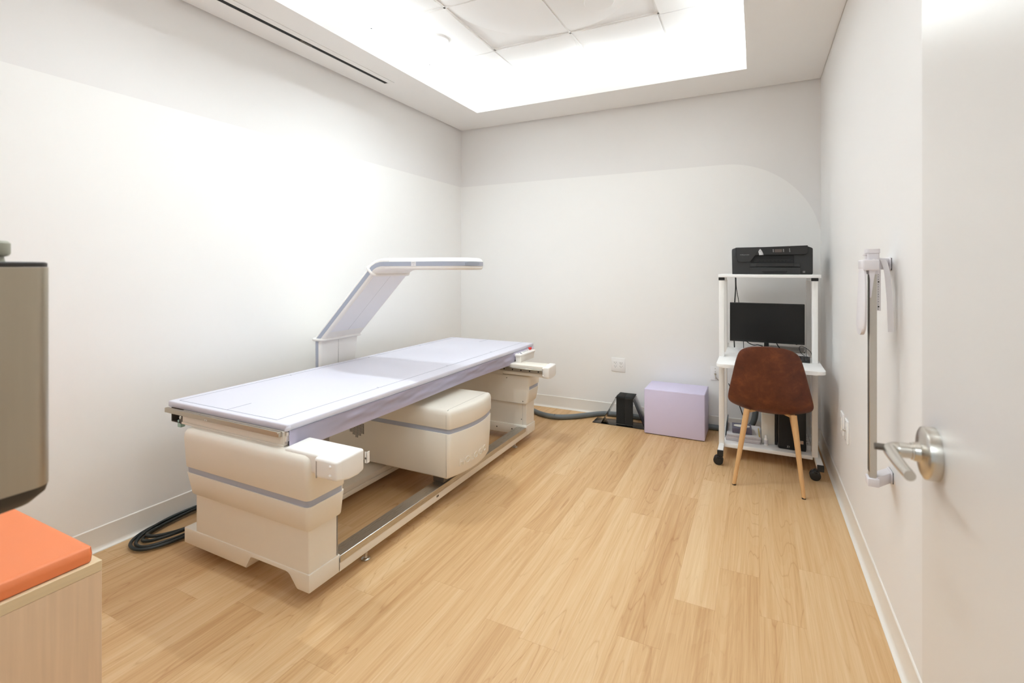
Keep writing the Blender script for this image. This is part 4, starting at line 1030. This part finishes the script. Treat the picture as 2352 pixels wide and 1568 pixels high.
# ------------------------------------------------------------------ light
def area(name, loc, sx, sy, rot, power, col, spread=PI, shape='RECTANGLE'):
    l = bpy.data.lights.new(name, 'AREA'); l.shape = shape; l.size = sx
    if shape == 'RECTANGLE': l.size_y = sy
    l.energy = power; l.color = col; l.spread = spread
    o = bpy.data.objects.new(name, l); COL.objects.link(o); o.location = loc; o.rotation_euler = rot; return o
WARM = (.83, .945, 1.0)
zc = HC + .055
LX, LY = CX1-CX0, CY1-CY0
PC = 5.5      # W per metre of cove strip
off = RX - .03
area('cove_light_left', (CX0-off+.03, (CY0+CY1)/2, zc), .05, LY+.2, (0, math.radians(180+55), 0), PC*LY, WARM)
area('cove_light_right', (CX1+off-.03, (CY0+CY1)/2, zc), .05, LY+.2, (0, math.radians(180-55), 0), PC*LY, WARM)
area('cove_light_front', ((CX0+CX1)/2, CY0-off+.03, zc), LX+.2, .05, (math.radians(180-55), 0, 0), PC*LX, WARM)
area('cove_light_back', ((CX0+CX1)/2, CY1+off-.03, zc), LX+.2, .05, (math.radians(180+55), 0, 0), PC*LX, WARM)
for i, (x, y) in enumerate(DL):
    area('downlight', (x, y, ZT-.026), .13, .13, (0, 0, 0), 1.6, (.83, .945, 1.0), PI*.92, 'DISK')
for nm_, x, y, p in (('ceiling_spot', -1.745, 2.53, 14.0), ('ceiling_spot', -1.765, 1.26, 7.0), ('ceiling_spot', -.45, 1.22, 6.0), ('ceiling_spot', -.58, 2.85, 4.0)):
    area(nm_, (x, y, ZT-.022), .075, .075, (0, 0, 0), p, (.83, .945, 1.0), 2.5, 'DISK')
# fill added behind the doorway: an unseen corridor lamp plus ambient world light
area('corridor_fill', (-.1, -1.4, 2.6), 1.6, 1.2, (math.radians(20), 0, 0), 25, (.86, .95, 1.0))
w = bpy.data.worlds.new('world'); sc.world = w; w.use_nodes = True
w.node_tree.nodes['Background'].inputs['Color'].default_value = (.88, .96, 1.0, 1); w.node_tree.nodes['Background'].inputs['Strength'].default_value = .65

# ------------------------------------------------------------------ camera
cd_ = bpy.data.cameras.new('camera'); cam = bpy.data.objects.new('camera', cd_); COL.objects.link(cam)
cam.location = (0, 0, 1.30); cam.rotation_euler = (math.radians(90), 0, math.radians(26.453))
cd_.sensor_width = 36; cd_.sensor_fit = 'HORIZONTAL'; cd_.lens = 1128.3*36/2352
cd_.shift_y = -(784-616.3)/2352; cd_.clip_start = .02
cd_.dof.use_dof = True; cd_.dof.focus_distance = 2.7; cd_.dof.aperture_fstop = 3.6
sc.camera = cam
sc.view_settings.view_transform = 'Standard'; sc.view_settings.look = 'None'; sc.view_settings.gamma = 1
sc.view_settings.exposure = -0.08
sc.cycles.use_denoising = True
try: sc.cycles.denoiser = 'OPENIMAGEDENOISE'
except Exception: pass
sc.cycles.max_bounces = 14; sc.cycles.diffuse_bounces = 9; sc.cycles.glossy_bounces = 6; sc.cycles.transmission_bounces = 10
sc.cycles.sample_clamp_indirect = 8; sc.cycles.caustics_refractive = False; sc.cycles.caustics_reflective = False
